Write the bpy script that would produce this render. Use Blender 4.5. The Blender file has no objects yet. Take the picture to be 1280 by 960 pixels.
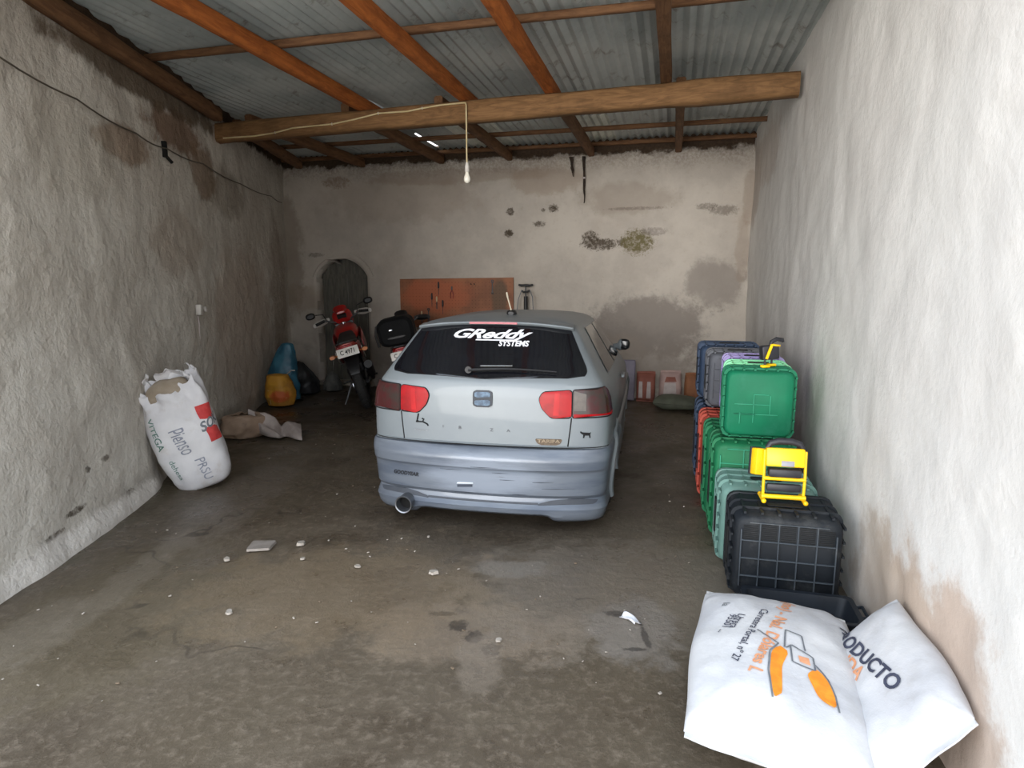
import bpy, bmesh, math, random
from mathutils import Vector, Matrix, Euler, noise
random.seed(7)
PI = math.pi
rad = math.radians
sc = bpy.context.scene
COL = sc.collection

# ------------------------------------------------------------------ materials
def srgb(r, g, b):
    f = lambda c: c / 12.92 if c <= .04045 else ((c + .055) / 1.055) ** 2.4
    return (f(r / 255), f(g / 255), f(b / 255), 1)

class NT:
    def __init__(s, name):
        s.m = bpy.data.materials.new(name); s.m.use_nodes = True
        s.t = s.m.node_tree; s.t.nodes.clear()
        s.out = s.n('ShaderNodeOutputMaterial'); s.p = s.n('ShaderNodeBsdfPrincipled')
        s.l(s.p.outputs[0], s.out.inputs[0])
        s.tc = s.n('ShaderNodeTexCoord')
    def n(s, k, **kw):
        x = s.t.nodes.new(k)
        for a, b in kw.items(): setattr(x, a, b)
        return x
    def l(s, a, b): s.t.links.new(a, b)
    def noise(s, scale, detail=6, rough=.6, vec=None, dist=0):
        x = s.n('ShaderNodeTexNoise'); x.inputs['Scale'].default_value = scale
        x.inputs['Detail'].default_value = detail; x.inputs['Roughness'].default_value = rough
        x.inputs['Distortion'].default_value = dist
        s.l(vec or s.tc.outputs['Object'], x.inputs['Vector']); return x.outputs['Fac']
    def scaled(s, sx, sy, sz):
        x = s.n('ShaderNodeMapping'); x.inputs['Scale'].default_value = (sx, sy, sz)
        s.l(s.tc.outputs['Object'], x.inputs['Vector']); return x.outputs[0]
    def ramp(s, fac, lo, hi):
        x = s.n('ShaderNodeMapRange'); x.clamp = True; x.interpolation_type = 'SMOOTHSTEP'
        x.inputs['From Min'].default_value = lo; x.inputs['From Max'].default_value = hi
        s.l(fac, x.inputs['Value']); return x.outputs[0]
    def math(s, op, a, b):
        x = s.n('ShaderNodeMath', operation=op)
        for i, v in enumerate((a, b)):
            if isinstance(v, (int, float)): x.inputs[i].default_value = v
            else: s.l(v, x.inputs[i])
        return x.outputs[0]
    def mix(s, fac, a, b):
        x = s.n('ShaderNodeMix', data_type='RGBA')
        if isinstance(fac, (int, float)): x.inputs[0].default_value = fac
        else: s.l(fac, x.inputs[0])
        for i, v in ((6, a), (7, b)):
            if isinstance(v, tuple): x.inputs[i].default_value = v
            else: s.l(v, x.inputs[i])
        return x.outputs[2]
    def spot(s, c, r, nz, amp=.9, soft=.25, rotx=0):
        """factor 1 inside a ragged patch around c (object space), radii r"""
        mp = s.n('ShaderNodeVectorMath', operation='SUBTRACT'); s.l(s.tc.outputs['Object'], mp.inputs[0]); mp.inputs[1].default_value = c
        dv = s.n('ShaderNodeVectorMath', operation='DIVIDE'); s.l(mp.outputs[0], dv.inputs[0]); dv.inputs[1].default_value = r
        ln = s.n('ShaderNodeVectorMath', operation='LENGTH'); s.l(dv.outputs[0], ln.inputs[0])
        d = s.math('ADD', ln.outputs['Value'], s.math('MULTIPLY', s.math('SUBTRACT', nz, .5), amp * 2.2))
        return s.ramp(d, 1 + soft, 1 - soft)
    def bump(s, h, strength, dist=.02, prev=None):
        x = s.n('ShaderNodeBump'); x.inputs['Strength'].default_value = strength; x.inputs['Distance'].default_value = dist
        s.l(h, x.inputs['Height'])
        if prev: s.l(prev, x.inputs['Normal'])
        return x.outputs[0]
    def done(s, col, rough=.8, metal=0, nrm=None, coat=0, spec=None, alpha=None):
        P = s.p.inputs
        if isinstance(col, tuple): P['Base Color'].default_value = col
        else: s.l(col, P['Base Color'])
        if isinstance(rough, (int, float)): P['Roughness'].default_value = rough
        else: s.l(rough, P['Roughness'])
        P['Metallic'].default_value = metal
        if coat: P['Coat Weight'].default_value = coat; P['Coat Roughness'].default_value = .06
        if spec is not None: P['Specular IOR Level'].default_value = spec
        if nrm: s.l(nrm, P['Normal'])
        return s.m

_pm = {}
def pm(name, c, rough=.6, metal=0, c2=None, scale=8, bump=0, bscale=30, coat=0, lo=.35, hi=.65, spec=None, stretch=None):
    """plain object material: two tones of noise and an optional fine bump"""
    if name in _pm: return _pm[name]
    t = NT(name)
    if c2 is None: c2 = tuple(min(1, v * .78) for v in c[:3]) + (1,)
    vec = t.scaled(*stretch) if stretch else None
    col = t.mix(t.ramp(t.noise(scale, vec=vec), lo, hi), c, c2)
    nrm = t.bump(t.noise(bscale, vec=vec), bump, .01) if bump else None
    _pm[name] = t.done(col, rough, metal, nrm, coat, spec)
    return _pm[name]

# ------------------------------------------------------------------ mesh builder
class MB:
    def __init__(s): s.bm = bmesh.new(); s.mi = 0
    def _tag(s, faces):
        for f in faces: f.material_index = s.mi
    def quad(s, pts):
        f = s.bm.faces.new([s.bm.verts.new(p) for p in pts]); f.material_index = s.mi; return f
    def box(s, c, size, rot=None, bev=0, seg=2):
        M = Matrix.Translation(c) @ (rot.to_matrix().to_4x4() if rot else Matrix()) @ Matrix.Diagonal((size[0], size[1], size[2], 1))
        r = bmesh.ops.create_cube(s.bm, size=1, matrix=M)
        vs = r['verts']
        fs = {f for v in vs for f in v.link_faces}; s._tag(fs)
        if bev:
            es = list({e for v in vs for e in v.link_edges})
            q = bmesh.ops.bevel(s.bm, geom=es, offset=bev, segments=seg, affect='EDGES', profile=.5)
            s._tag(q['faces'])
        return s
    def bar(s, a, b, w, h, up=(0, 0, 1), bev=0):
        a, b = Vector(a), Vector(b); d = b - a; L = d.length; d.normalize()
        u = Vector(up)
        if abs(d.dot(u)) > .98: u = Vector((0, 1, 0))
        x = d.cross(u).normalized(); z = x.cross(d)
        R = Matrix((x, d, z)).transposed()
        return s.box((a + b) / 2, (w, L, h), R.to_euler(), bev)
    def cyl(s, a, b, r0, r1=None, n=16, caps=True):
        r1 = r0 if r1 is None else r1
        return s.tube([a, b], [r0, r1], n, caps)
    def tube(s, pts, r, n=10, caps=True, closed=False):
        pts = [Vector(p) for p in pts]
        if not isinstance(r, (list, tuple)): r = [r] * len(pts)
        rings = []; ref = None
        for i, p in enumerate(pts):
            if closed: d = pts[(i + 1) % len(pts)] - pts[i - 1]
            else: d = pts[min(i + 1, len(pts) - 1)] - pts[max(i - 1, 0)]
            d.normalize()
            if ref is None:
                ref = Vector((0, 0, 1)) if abs(d.z) < .9 else Vector((1, 0, 0))
            x = d.cross(ref).normalized(); y = x.cross(d).normalized(); ref = y
            rings.append([s.bm.verts.new(p + (x * math.cos(2 * PI * k / n) + y * math.sin(2 * PI * k / n)) * r[i]) for k in range(n)])
        m = len(rings)
        for i in range(m if closed else m - 1):
            A, B = rings[i], rings[(i + 1) % m]
            for k in range(n):
                f = s.bm.faces.new((A[k], A[(k + 1) % n], B[(k + 1) % n], B[k])); f.material_index = s.mi
        if caps and not closed:
            f = s.bm.faces.new(rings[0][::-1]); f.material_index = s.mi
            f = s.bm.faces.new(rings[-1]); f.material_index = s.mi
        return s
    def loft(s, rings, caps=True, closed=True):
        V = [[s.bm.verts.new(p) for p in r] for r in rings]; n = len(V[0])
        for A, B in zip(V, V[1:]):
            for k in range(n if closed else n - 1):
                f = s.bm.faces.new((A[k], A[(k + 1) % n], B[(k + 1) % n], B[k])); f.material_index = s.mi
        if caps and closed:
            for r in (V[0][::-1], V[-1]):
                f = s.bm.faces.new(r); f.material_index = s.mi
        return V
    def body(s, secs, n=16, p=2.4):
        """secs: (x, y, z, half_y, half_z) superellipse sections along x"""
        rings = []
        for (x, y, z, a, b) in secs:
            r = []
            for k in range(n):
                t = 2 * PI * k / n; c, q = math.cos(t), math.sin(t)
                r.append((x, y + a * math.copysign(abs(c) ** (2 / p), c), z + b * math.copysign(abs(q) ** (2 / p), q)))
            rings.append(r)
        s.loft(rings); return s
    def torus(s, c, R, r, axis='y', n=32, k=10, sy=1.0):
        c = Vector(c); rings = []
        for i in range(n):
            t = 2 * PI * i / n
            ring = []
            for j in range(k):
                u = 2 * PI * j / k; q = R + r * math.cos(u); h = r * sy * math.sin(u)
                v = (q * math.cos(t), h, q * math.sin(t)) if axis == 'y' else ((h, q * math.cos(t), q * math.sin(t)) if axis == 'x' else (q * math.cos(t), q * math.sin(t), h))
                ring.append(s.bm.verts.new(c + Vector(v)))
            rings.append(ring)
        for i in range(n):
            A, B = rings[i], rings[(i + 1) % n]
            for j in range(k):
                f = s.bm.faces.new((A[j], A[(j + 1) % k], B[(j + 1) % k], B[j])); f.material_index = s.mi
        return s
    def lathe(s, prof, c=(0, 0, 0), n=20, axis='z'):
        c = Vector(c); rings = []
        for (r, h) in prof:
            ring = []
            for k in range(n):
                t = 2 * PI * k / n; a, b = r * math.cos(t), r * math.sin(t)
                v = (a, b, h) if axis == 'z' else ((a, h, b) if axis == 'y' else (h, a, b))
                ring.append(c + Vector(v))
            rings.append(ring)
        s.loft(rings); return s
    def sphere(s, c, r, sub=2, scale=(1, 1, 1)):
        M = Matrix.Translation(c) @ Matrix.Diagonal((r * scale[0], r * scale[1], r * scale[2], 1))
        q = bmesh.ops.create_icosphere(s.bm, subdivisions=sub, radius=1, matrix=M)
        s._tag({f for v in q['verts'] for f in v.link_faces}); return s
    def prism(s, poly, fn0, fn1):
        """poly 2D points; fn0/fn1 map a point to the two faces"""
        A = [s.bm.verts.new(fn0(*p)) for p in poly]; B = [s.bm.verts.new(fn1(*p)) for p in poly]
        n = len(poly)
        for f in ([A[i] for i in range(n)][::-1], B):
            g = s.bm.faces.new(f); g.material_index = s.mi
        for i in range(n):
            g = s.bm.faces.new((A[i], A[(i + 1) % n], B[(i + 1) % n], B[i])); g.material_index = s.mi
        return s
    def grid(s, fn, nu, nv, skip=None):
        V = [[s.bm.verts.new(fn(i / nu, j / nv)) for j in range(nv + 1)] for i in range(nu + 1)]
        for i in range(nu):
            for j in range(nv):
                if skip and skip((i + .5) / nu, (j + .5) / nv): continue
                f = s.bm.faces.new((V[i][j], V[i + 1][j], V[i + 1][j + 1], V[i][j + 1])); f.material_index = s.mi
        return V
    def build(s, name, mats, parent=None, smooth=True, angle=38, normals=True, loc=None, rot=None):
        bm = s.bm
        if normals: bmesh.ops.recalc_face_normals(bm, faces=bm.faces)
        loose = [v for v in bm.verts if not v.link_faces]
        if loose: bmesh.ops.delete(bm, geom=loose, context='VERTS')
        if smooth:
            for f in bm.faces: f.smooth = True
            for e in bm.edges:
                if len(e.link_faces) == 2 and e.calc_face_angle(0) > rad(angle): e.smooth = False
        me = bpy.data.meshes.new(name); bm.to_mesh(me); bm.free()
        for m in (mats if isinstance(mats, (list, tuple)) else [mats]): me.materials.append(m)
        o = bpy.data.objects.new(name, me); COL.objects.link(o)
        if parent: o.parent = parent
        if loc: o.location = loc
        if rot: o.rotation_euler = rot
        return o

def tag(o, label=None, cat=None, group=None, kind=None):
    if label: o['label'] = label
    if cat: o['category'] = cat
    if group: o['group'] = group
    if kind: o['kind'] = kind
    return o
def thing(name, label, cat, loc=(0, 0, 0), rot=(0, 0, 0), group=None):
    o = bpy.data.objects.new(name, None); COL.objects.link(o)
    o.location = loc; o.rotation_euler = rot; o.empty_display_size = .1
    return tag(o, label, cat, group)
def copy_tree(o, parent=None):
    c = o.copy(); COL.objects.link(c); c.parent = parent
    for ch in list(o.children): copy_tree(ch, c)
    return c
def struct(o): return tag(o, kind='structure')

def text_geo(body, size=1.0, shear=0.0, bold=0.0, cuts=0, spacing=1.0):
    """2D triangles of a line of text, centred; returns (verts, faces)"""
    cu = bpy.data.curves.new('text', 'FONT'); cu.body = body; cu.size = size; cu.shear = shear; cu.offset = bold
    cu.align_x = 'CENTER'; cu.align_y = 'CENTER'; cu.space_character = spacing; cu.resolution_u = 3
    o = bpy.data.objects.new('text', cu); COL.objects.link(o)
    dg = bpy.context.evaluated_depsgraph_get(); dg.update()
    me = bpy.data.meshes.new_from_object(o.evaluated_get(dg))
    bm = bmesh.new(); bm.from_mesh(me)
    bmesh.ops.triangulate(bm, faces=bm.faces)
    if cuts: bmesh.ops.subdivide_edges(bm, edges=[e for e in bm.edges if e.calc_length() > size * .15], cuts=cuts, use_grid_fill=False); bmesh.ops.triangulate(bm, faces=bm.faces)
    bm.verts.index_update()
    V = [(v.co.x, v.co.y) for v in bm.verts]; F = [[v.index for v in f.verts] for f in bm.faces]
    bm.free(); bpy.data.objects.remove(o); bpy.data.curves.remove(cu); bpy.data.meshes.remove(me)
    return V, F
def add_text(mb, geo, fn):
    V, F = geo; vs = [mb.bm.verts.new(fn(x, y)) for x, y in V]
    for f in F:
        try: g = mb.bm.faces.new([vs[i] for i in f]); g.material_index = mb.mi
        except ValueError: pass
def poly_rows(poly, n):
    """scanline rows of a (roughly row-convex) polygon: list of (y, xmin, xmax)"""
    ys = [p[1] for p in poly]; y0, y1 = min(ys), max(ys); rows = []
    for i in range(n + 1):
        y = y0 + (y1 - y0) * (.001 + .998 * i / n); xs = []
        for (a, b), (c, d) in zip(poly, poly[1:] + poly[:1]):
            if (b <= y < d) or (d <= y < b): xs.append(a + (c - a) * (y - b) / (d - b))
        rows.append((y, min(xs), max(xs)))
    return rows
def round_poly(poly, r, n=5):
    out = []
    for i, p in enumerate(poly):
        P, A, B = Vector(p), Vector(poly[i - 1]), Vector(poly[(i + 1) % len(poly)])
        ra = min(r, (A - P).length * .45); rb = min(r, (B - P).length * .45)
        a = P + (A - P).normalized() * ra; b = P + (B - P).normalized() * rb
        for k in range(n + 1):
            t = k / n; q = a * (1 - t) ** 2 + P * 2 * t * (1 - t) + b * t * t; out.append((q.x, q.y))
    return out
def add_patch(mb, poly, fn, off, ns=24, nr=16, skirt=-.004):
    """a panel filling poly on a surface fn(s, z, off), with a rim running back into the surface"""
    rows = poly_rows(poly, nr)
    V = [[mb.bm.verts.new(fn(a + (b - a) * k / ns, y, off)) for k in range(ns + 1)] for (y, a, b) in rows]
    for A, B in zip(V, V[1:]):
        for k in range(ns):
            f = mb.bm.faces.new((A[k], A[k + 1], B[k + 1], B[k])); f.material_index = mb.mi
    rim = [(a + (b - a) * k / ns, y) for (y, a, b) in rows[:1] for k in range(ns + 1)] + [(b, y) for (y, a, b) in rows[1:-1]] \
        + [(b + (a - b) * k / ns, y) for (y, a, b) in rows[-1:] for k in range(ns + 1)] + [(a, y) for (y, a, b) in rows[-2:0:-1]]
    rv = V[0][:] + [r[-1] for r in V[1:-1]] + V[-1][::-1] + [r[0] for r in V[-2:0:-1]]
    lo = [mb.bm.verts.new(fn(s, z, skirt)) for s, z in rim]; n = len(rv)
    for k in range(n):
        f = mb.bm.faces.new((rv[k], rv[(k + 1) % n], lo[(k + 1) % n], lo[k])); f.material_index = mb.mi
def nz3(x, y, z, s=1.0, o=0.0): return noise.noise(Vector((x * s + o, y * s + o * .7, z * s - o)))
def fbm(x, y, z, s=1.0, o=0.0, k=3):
    v = 0; a = 1
    for i in range(k): v += a * nz3(x, y, z, s * 2 ** i, o + i * 3.1); a *= .5
    return v
import math
def lerp_tab(tab, z):
    if z <= tab[0][0]: return tab[0][1]
    for (a, va), (b, vb) in zip(tab, tab[1:]):
        if z <= b: return va + (vb - va) * (z - a) / (b - a)
    return tab[-1][1]
# height tables of the hatchback (metres): rear line, half width, front line
YR = [(.08,.05),(.12,.02),(.17,.015),(.20,.035),(.235,.045),(.26,.02),(.40,.018),(.412,.014),(.425,.002),(.48,.0),(.50,.006),(.535,.026),(.550,.040),(.556,.058),(.57,.072),(.75,.078),(.88,.085),(.95,.10),(1.0,.135),(1.1,.215),(1.2,.305),(1.275,.375),(1.30,.42),(1.32,.56),(1.335,.78),(1.342,1.0)]
WD = [(.08,.775),(.17,.80),(.235,.79),(.4,.805),(.53,.82),(.556,.80),(.6,.805),(.75,.805),(.86,.79),(.93,.765),(.97,.735),(1.1,.655),(1.2,.595),(1.275,.545),(1.30,.50),(1.32,.42),(1.335,.27),(1.342,.10)]
YF = [(.08,3.55),(.2,3.66),(.5,3.7),(.6,3.68),(.7,3.60),(.76,3.45),(.80,3.2),(.86,2.95),(.90,2.75),(.97,2.62),(1.1,2.4),(1.2,2.2),(1.275,2.0),(1.30,1.9),(1.32,1.75),(1.335,1.6),(1.342,1.45)]
BOW = [(.08,.13),(.53,.14),(.556,.10),(.9,.10),(1.0,.09),(1.275,.07),(1.342,.02)]
RC = [(.08,.16),(.9,.14),(1.0,.12),(1.275,.10),(1.342,.03)]
_cc = {}
def contour(z):
    k = round(z, 4)
    if k in _cc: return _cc[k]
    yr, w, yf, bow, rc = (lerp_tab(t, z) for t in (YR, WD, YF, BOW, RC))
    L = yf - yr
    wr, wf = w * .975, w * .95
    bf = .28 * min(1, L / 3)
    mid = yr + L * .5
    P = [(0, yr), (.42*wr, yr+.08*bow), (.78*wr, yr+.42*bow), (wr, yr+bow), (wr*1.004, yr+bow+rc),
         (w, yr+.25*L+.1), (w, mid), (w, yf-.25*L-.1), (wf, yf-bf-.2*min(1,L/3)), (wf*.95, yf-bf*.55), (.7*wf, yf-bf*.25), (.35*wf, yf-bf*.05), (0, yf)]
    P = [(-P[1][0], P[1][1])] + P + [(-P[-2][0], P[-2][1])]
    out = []
    for i in range(len(P) - 3):
        n = 8
        for j in range(n + (i == len(P) - 4)):
            t = j / n
            b = ((1-t)**3/6, (3*t**3-6*t*t+4)/6, (-3*t**3+3*t*t+3*t+1)/6, t**3/6)
            out.append((sum(b[q]*P[i+q][0] for q in range(4)), sum(b[q]*P[i+q][1] for q in range(4))))
    cum = [0.0]
    for a, b in zip(out, out[1:]): cum.append(cum[-1] + math.hypot(b[0]-a[0], b[1]-a[1]))
    _cc[k] = (out, cum)
    return _cc[k]
def S(s, z):
    out, cum = contour(z); a = abs(s); sg = -1 if s < 0 else 1
    lo, hi = 0, len(cum) - 1
    if a >= cum[-1]: x, y = out[-1]
    else:
        while hi - lo > 1:
            m = (lo + hi) // 2
            if cum[m] <= a: lo = m
            else: hi = m
        t = (a - cum[lo]) / max(1e-9, cum[hi] - cum[lo])
        x = out[lo][0] + t*(out[hi][0]-out[lo][0]); y = out[lo][1] + t*(out[hi][1]-out[lo][1])
    return (sg * x, y, z)
def SN(s, z, off=0.0):
    e = .004
    p = S(s, z); a = S(s+e, z); b = S(s-e, z); c = S(s, z+e); d = S(s, z-e)
    u = [a[i]-b[i] for i in range(3)]; v = [c[i]-d[i] for i in range(3)]
    n = (u[1]*v[2]-u[2]*v[1], u[2]*v[0]-u[0]*v[2], u[0]*v[1]-u[1]*v[0])
    l = math.sqrt(sum(q*q for q in n)) or 1
    return tuple(p[i] + n[i]/l*off for i in range(3))
# ================================================================== ROOM
# corner of back and left wall, corner of back and right wall, unit directions
BA = Vector((-3.43, 9.90, 0)); BB = Vector((2.99, 8.22, 0))
BU = (BB - BA).normalized(); BN = Vector((BU.y, -BU.x, 0))          # along the back wall, towards the camera
YAW = rad(14); RU = Vector((-math.sin(YAW), -math.cos(YAW), 0)); RN = Vector((RU.y, -RU.x, 0))   # along the right wall towards the camera
ROWX = Vector((math.cos(YAW), -math.sin(YAW), 0)); ROWY = -RU
def onback(a, z, d=0): return BA + BU * a + BN * d + Vector((0, 0, z))
def onright(t, z, d=0): return BB + RU * t + RN * d + Vector((0, 0, z))
if RN.x > 0: RN = -RN
LB = [(-2, -2.50), (2.5, -2.57), (3.8, -2.62), (4.5, -2.70), (5.3, -2.88), (9.95, -3.43), (10.5, -3.5)]
def tabv(t, q):
    for (a, va), (b, vb) in zip(t, t[1:]):
        if q <= b:
            u = (q - a) / (b - a); return va + (vb - va) * u
    return t[-1][1]
def sm(a, b, v):
    t = max(0, min(1, (v - a) / (b - a))); return t * t * (3 - 2 * t)
def left_x(y, z):
    x = sum(tabv(LB, y + d) for d in (-.3, -.15, 0, .15, .3)) / 5
    return x - .13 * sm(.1, 1.6, z) * (1 - sm(4.2, 6, y))

# ---- floor
t = NT('floor concrete'); N = t.noise
base = t.mix(t.ramp(N(1.1, 8, .65), .35, .68), srgb(80, 70, 58), srgb(116, 105, 90))
base = t.mix(t.ramp(N(.55, 5), .42, .62), base, srgb(84, 74, 60))
grit = N(24, 8, .75)
base = t.mix(t.math('MULTIPLY', t.ramp(grit, .45, .75), .55), base, srgb(146, 132, 116))
base = t.mix(t.math('MULTIPLY', t.ramp(N(7, 8, .7), .60, .72), .5), base, srgb(62, 54, 46))
nz = N(5, 8, .7); nzf = N(34, 8, .75)
for c, r, col, k in [((-2.05, 3.25, 0), (.10, .75, 1), srgb(150, 140, 128), .4), ((-2.2, 2.7, 0), (.12, .35, 1), srgb(150, 140, 128), .4), ((-1.9, 2.9, 0), (.5, .8, 1), srgb(96, 86, 66), .45),
                     ((-2.0, 4.6, 0), (.25, .9, 1), srgb(120, 110, 100), .4),
                     ((-.2, 2.7, 0), (.5, .25, 1), srgb(142, 126, 108), .5), ((.2, 4.9, 0), (1.2, 1.6, 1), srgb(62, 58, 54), .4), ((.6, 3.1, 0), (.9, .6, 1), srgb(134, 124, 112), .45),  # dark patch under the car: its shade put into the floor colour
                     ((.56, 2.72, 0), (.2, .28, 1), srgb(140, 134, 128), .4), ((-.33, 2.86, 0), (.06, .022, 1), srgb(40, 36, 32), .9), ((-.25, 2.76, 0), (.04, .05, 1), srgb(40, 36, 32), .9), ((-.17, 2.66, 0), (.04, .05, 1), srgb(44, 38, 34), .9), ((-.09, 2.56, 0), (.04, .05, 1), srgb(44, 38, 34), .9), ((.50, 2.86, 0), (.05, .03, 1), srgb(52, 48, 46), .9), ((.60, 2.66, 0), (.015, .1, 1), srgb(52, 48, 46), .9), ((.54, 2.56, 0), (.05, .015, 1), srgb(52, 48, 46), .9), ((-.14, 2.5, 0), (.10, .22, 1), srgb(134, 122, 108), .5), ((-.9, 3.1, 0), (.8, .5, 1), srgb(138, 120, 96), .4),
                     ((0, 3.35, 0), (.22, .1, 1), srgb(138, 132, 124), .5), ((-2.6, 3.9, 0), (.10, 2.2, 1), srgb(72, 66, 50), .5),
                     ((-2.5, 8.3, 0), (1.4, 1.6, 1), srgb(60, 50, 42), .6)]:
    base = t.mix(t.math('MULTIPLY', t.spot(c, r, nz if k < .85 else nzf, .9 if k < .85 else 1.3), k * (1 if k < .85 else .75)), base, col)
cr = t.n('ShaderNodeTexVoronoi', feature='DISTANCE_TO_EDGE'); cr.inputs['Scale'].default_value = .55
wv = t.n('ShaderNodeVectorMath', operation='ADD'); sv = t.n('ShaderNodeTexNoise'); sv.inputs['Scale'].default_value = 3; t.l(t.tc.outputs['Object'], sv.inputs['Vector'])
t.l(t.tc.outputs['Object'], wv.inputs[0]); t.l(sv.outputs['Color'], wv.inputs[1]); t.l(wv.outputs[0], cr.inputs['Vector'])
crack = t.math('MULTIPLY', t.ramp(cr.outputs['Distance'], .012, .003), t.ramp(N(.9, 3), .5, .62))
base = t.mix(t.math('MULTIPLY', crack, .6), base, srgb(50, 45, 40))
nb = t.bump(N(3, 8, .7), .35, .03); nb = t.bump(grit, .25, .012, nb); nb = t.bump(crack, -.5, .01, nb)
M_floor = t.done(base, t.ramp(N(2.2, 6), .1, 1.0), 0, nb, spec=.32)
def floor_fn(u, v):
    x, y = -4.2 + 8.4 * u, -.9 + 11.6 * v
    return (x, y, .006 * fbm(x, y, 0, .9, 3) - .006)
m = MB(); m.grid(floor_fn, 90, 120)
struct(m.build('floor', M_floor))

# ---- plaster walls
def plaster(name, c1, c2, stains, dirt, bump=.35, top=None, scale=1.0):
    t = NT(name); N = t.noise
    col = t.mix(t.ramp(N(1.6 * scale, 8, .65), .35, .68), c1, c2)
    fine = N(18, 8, .72)
    col = t.mix(t.math('MULTIPLY', t.ramp(fine, .52, .78), .35), col, dirt)
    col = t.mix(t.math('MULTIPLY', t.ramp(N(.7, 5), .5, .75), .25), col, dirt)
    nz = N(4.5, 9, .72); nz2 = N(30, 8, .75, None, .4); mott = t.ramp(N(22, 6, .7), .36, .56)
    wear = None
    for (c, r, sc_, k, big) in stains:
        f = t.math('MULTIPLY', t.spot(c, r, nz if big else nz2, .8 if big else 1.15), k)
        if not big: f = t.math('MULTIPLY', f, t.math('ADD', t.math('MULTIPLY', mott, .6), .4))
        col = t.mix(f, col, sc_)
        if big and k > .45: wear = f if wear is None else t.math('MAXIMUM', wear, f)
    if top:  # wall top: unplastered masonry, with the shade under the roof in its dark colour
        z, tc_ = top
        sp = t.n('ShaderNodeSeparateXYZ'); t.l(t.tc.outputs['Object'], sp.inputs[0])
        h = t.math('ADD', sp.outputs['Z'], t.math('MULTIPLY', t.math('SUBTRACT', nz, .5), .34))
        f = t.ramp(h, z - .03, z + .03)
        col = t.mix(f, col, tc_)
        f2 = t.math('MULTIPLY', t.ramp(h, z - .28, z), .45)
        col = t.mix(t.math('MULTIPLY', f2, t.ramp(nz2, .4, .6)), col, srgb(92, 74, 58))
    nb = t.bump(N(3.2, 7, .6), bump, .05); nb = t.bump(N(9, 5, .6), bump * .8, .03, nb); nb = t.bump(N(26, 6, .7), bump * .6, .012, nb)
    if wear is not None: nb = t.bump(t.math('MULTIPLY', wear, nz2), -.5, .02, nb)
    return t.done(col, .92, 0, nb, spec=.2)

def S3(p, ra, rz): return ((p.x, p.y, p.z), (ra, max(ra, .4), rz))
DK = srgb(70, 60, 48); MOSS = srgb(104, 96, 64); GREY = srgb(128, 120, 114); BRN = srgb(134, 112, 92)
st = []
for a, z, ra, rz, c, k, big in [(4.62, 2.13, .10, .08, DK, .95, 0), (4.75, 2.05, .22, .07, DK, .9, 0), (5.05, 2.07, .07, .05, DK, .7, 0), (5.24, 2.07, .19, .15, MOSS, .95, 0),
        (5.45, 2.2, .16, .05, GREY, .6, 0), (4.12, 2.53, .06, .05, DK, .95, 0), (3.93, 2.33, .08, .035, DK, .8, 0), (3.52, 2.5, .05, .05, DK, .9, 0), (3.5, 2.21, .06, .05, DK, .95, 0), (3.98, 2.51, .025, .025, DK, .8, 0),
        (5.4, .95, .75, .42, GREY, .8, 1), (5.0, .5, 1.0, .5, GREY, .6, 1), (6.25, 1.55, .35, .3, GREY, .6, 1), (6.3, 2.45, .16, .06, DK, .5, 0), (6.1, 2.5, .12, .04, DK, .5, 0), (6.6, 2.6, .08, .3, BRN, .35, 1),
        (6.55, 1.95, .08, .4, BRN, .3, 1), (5.1, 2.62, .6, .2, srgb(150, 138, 126), .5, 1), (.25, 1.3, .4, .2, srgb(150, 132, 112), .45, 1), (1.9, 2.7, 1.2, .3, srgb(150, 132, 116), .3, 1),
        (.0, 1.9, .3, .9, srgb(120, 104, 88), .5, 1), (.5, 1.95, .12, .03, DK, .5, 0), (3.0, .6, 2.6, .35, srgb(140, 130, 120), .5, 1), (2.7, 3.0, 1.3, .10, BRN, .35, 1), (.9, 2.98, .2, .08, BRN, .7, 0), (5.2, 2.5, .35, .02, DK, .4, 0), (4.0, 2.9, .5, .18, srgb(150,132,116), .5, 1)]:
    p, r = S3(onback(a, z), ra, rz); st.append((p, r, c, k, big))
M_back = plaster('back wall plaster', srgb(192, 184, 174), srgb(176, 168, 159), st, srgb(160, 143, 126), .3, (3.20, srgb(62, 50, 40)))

# arched door opening in the back wall: outline in (along, up)
DA0, DA1, DSP, DAP = .50, 1.345, 1.63, 1.895
def door_outline(grow=0.0, base=-.02):
    a0, a1 = DA0 - grow, DA1 + grow; h = DAP - DSP + grow; w = (a1 - a0) / 2; R = (w * w + h * h) / (2 * h)
    cz = DSP + h - R; th = math.asin(min(1, w / R)); n = 18
    arc = [((a0 + a1) / 2 + R * math.sin(-th + 2 * th * k / n), cz + R * math.cos(-th + 2 * th * k / n)) for k in range(n + 1)]
    return [(a0, base)] + arc + [(a1, base)]
DO = door_outline()
def inside(poly, x, y):
    c = False; n = len(poly)
    for i in range(n):
        (a, b), (d, e) = poly[i], poly[i - 1]
        if (b > y) != (e > y) and x < (d - a) * (y - b) / (e - b) + a: c = not c
    return c
def nearest(poly, x, y):
    best = None
    for (a, b), (c, d) in zip(poly, poly[1:]):
        L = (c - a) ** 2 + (d - b) ** 2; t = max(0, min(1, ((x - a) * (c - a) + (y - b) * (d - b)) / max(L, 1e-9)))
        px, py = a + t * (c - a), b + t * (d - b); q = math.hypot(x - px, y - py)
        if best is None or q < best[0]: best = (q, px, py)
    return best
BL = (BB - BA).length
NA, NZ = 200, 100; A0, AW = -.35, BL + .6; ZH = 3.42
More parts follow.
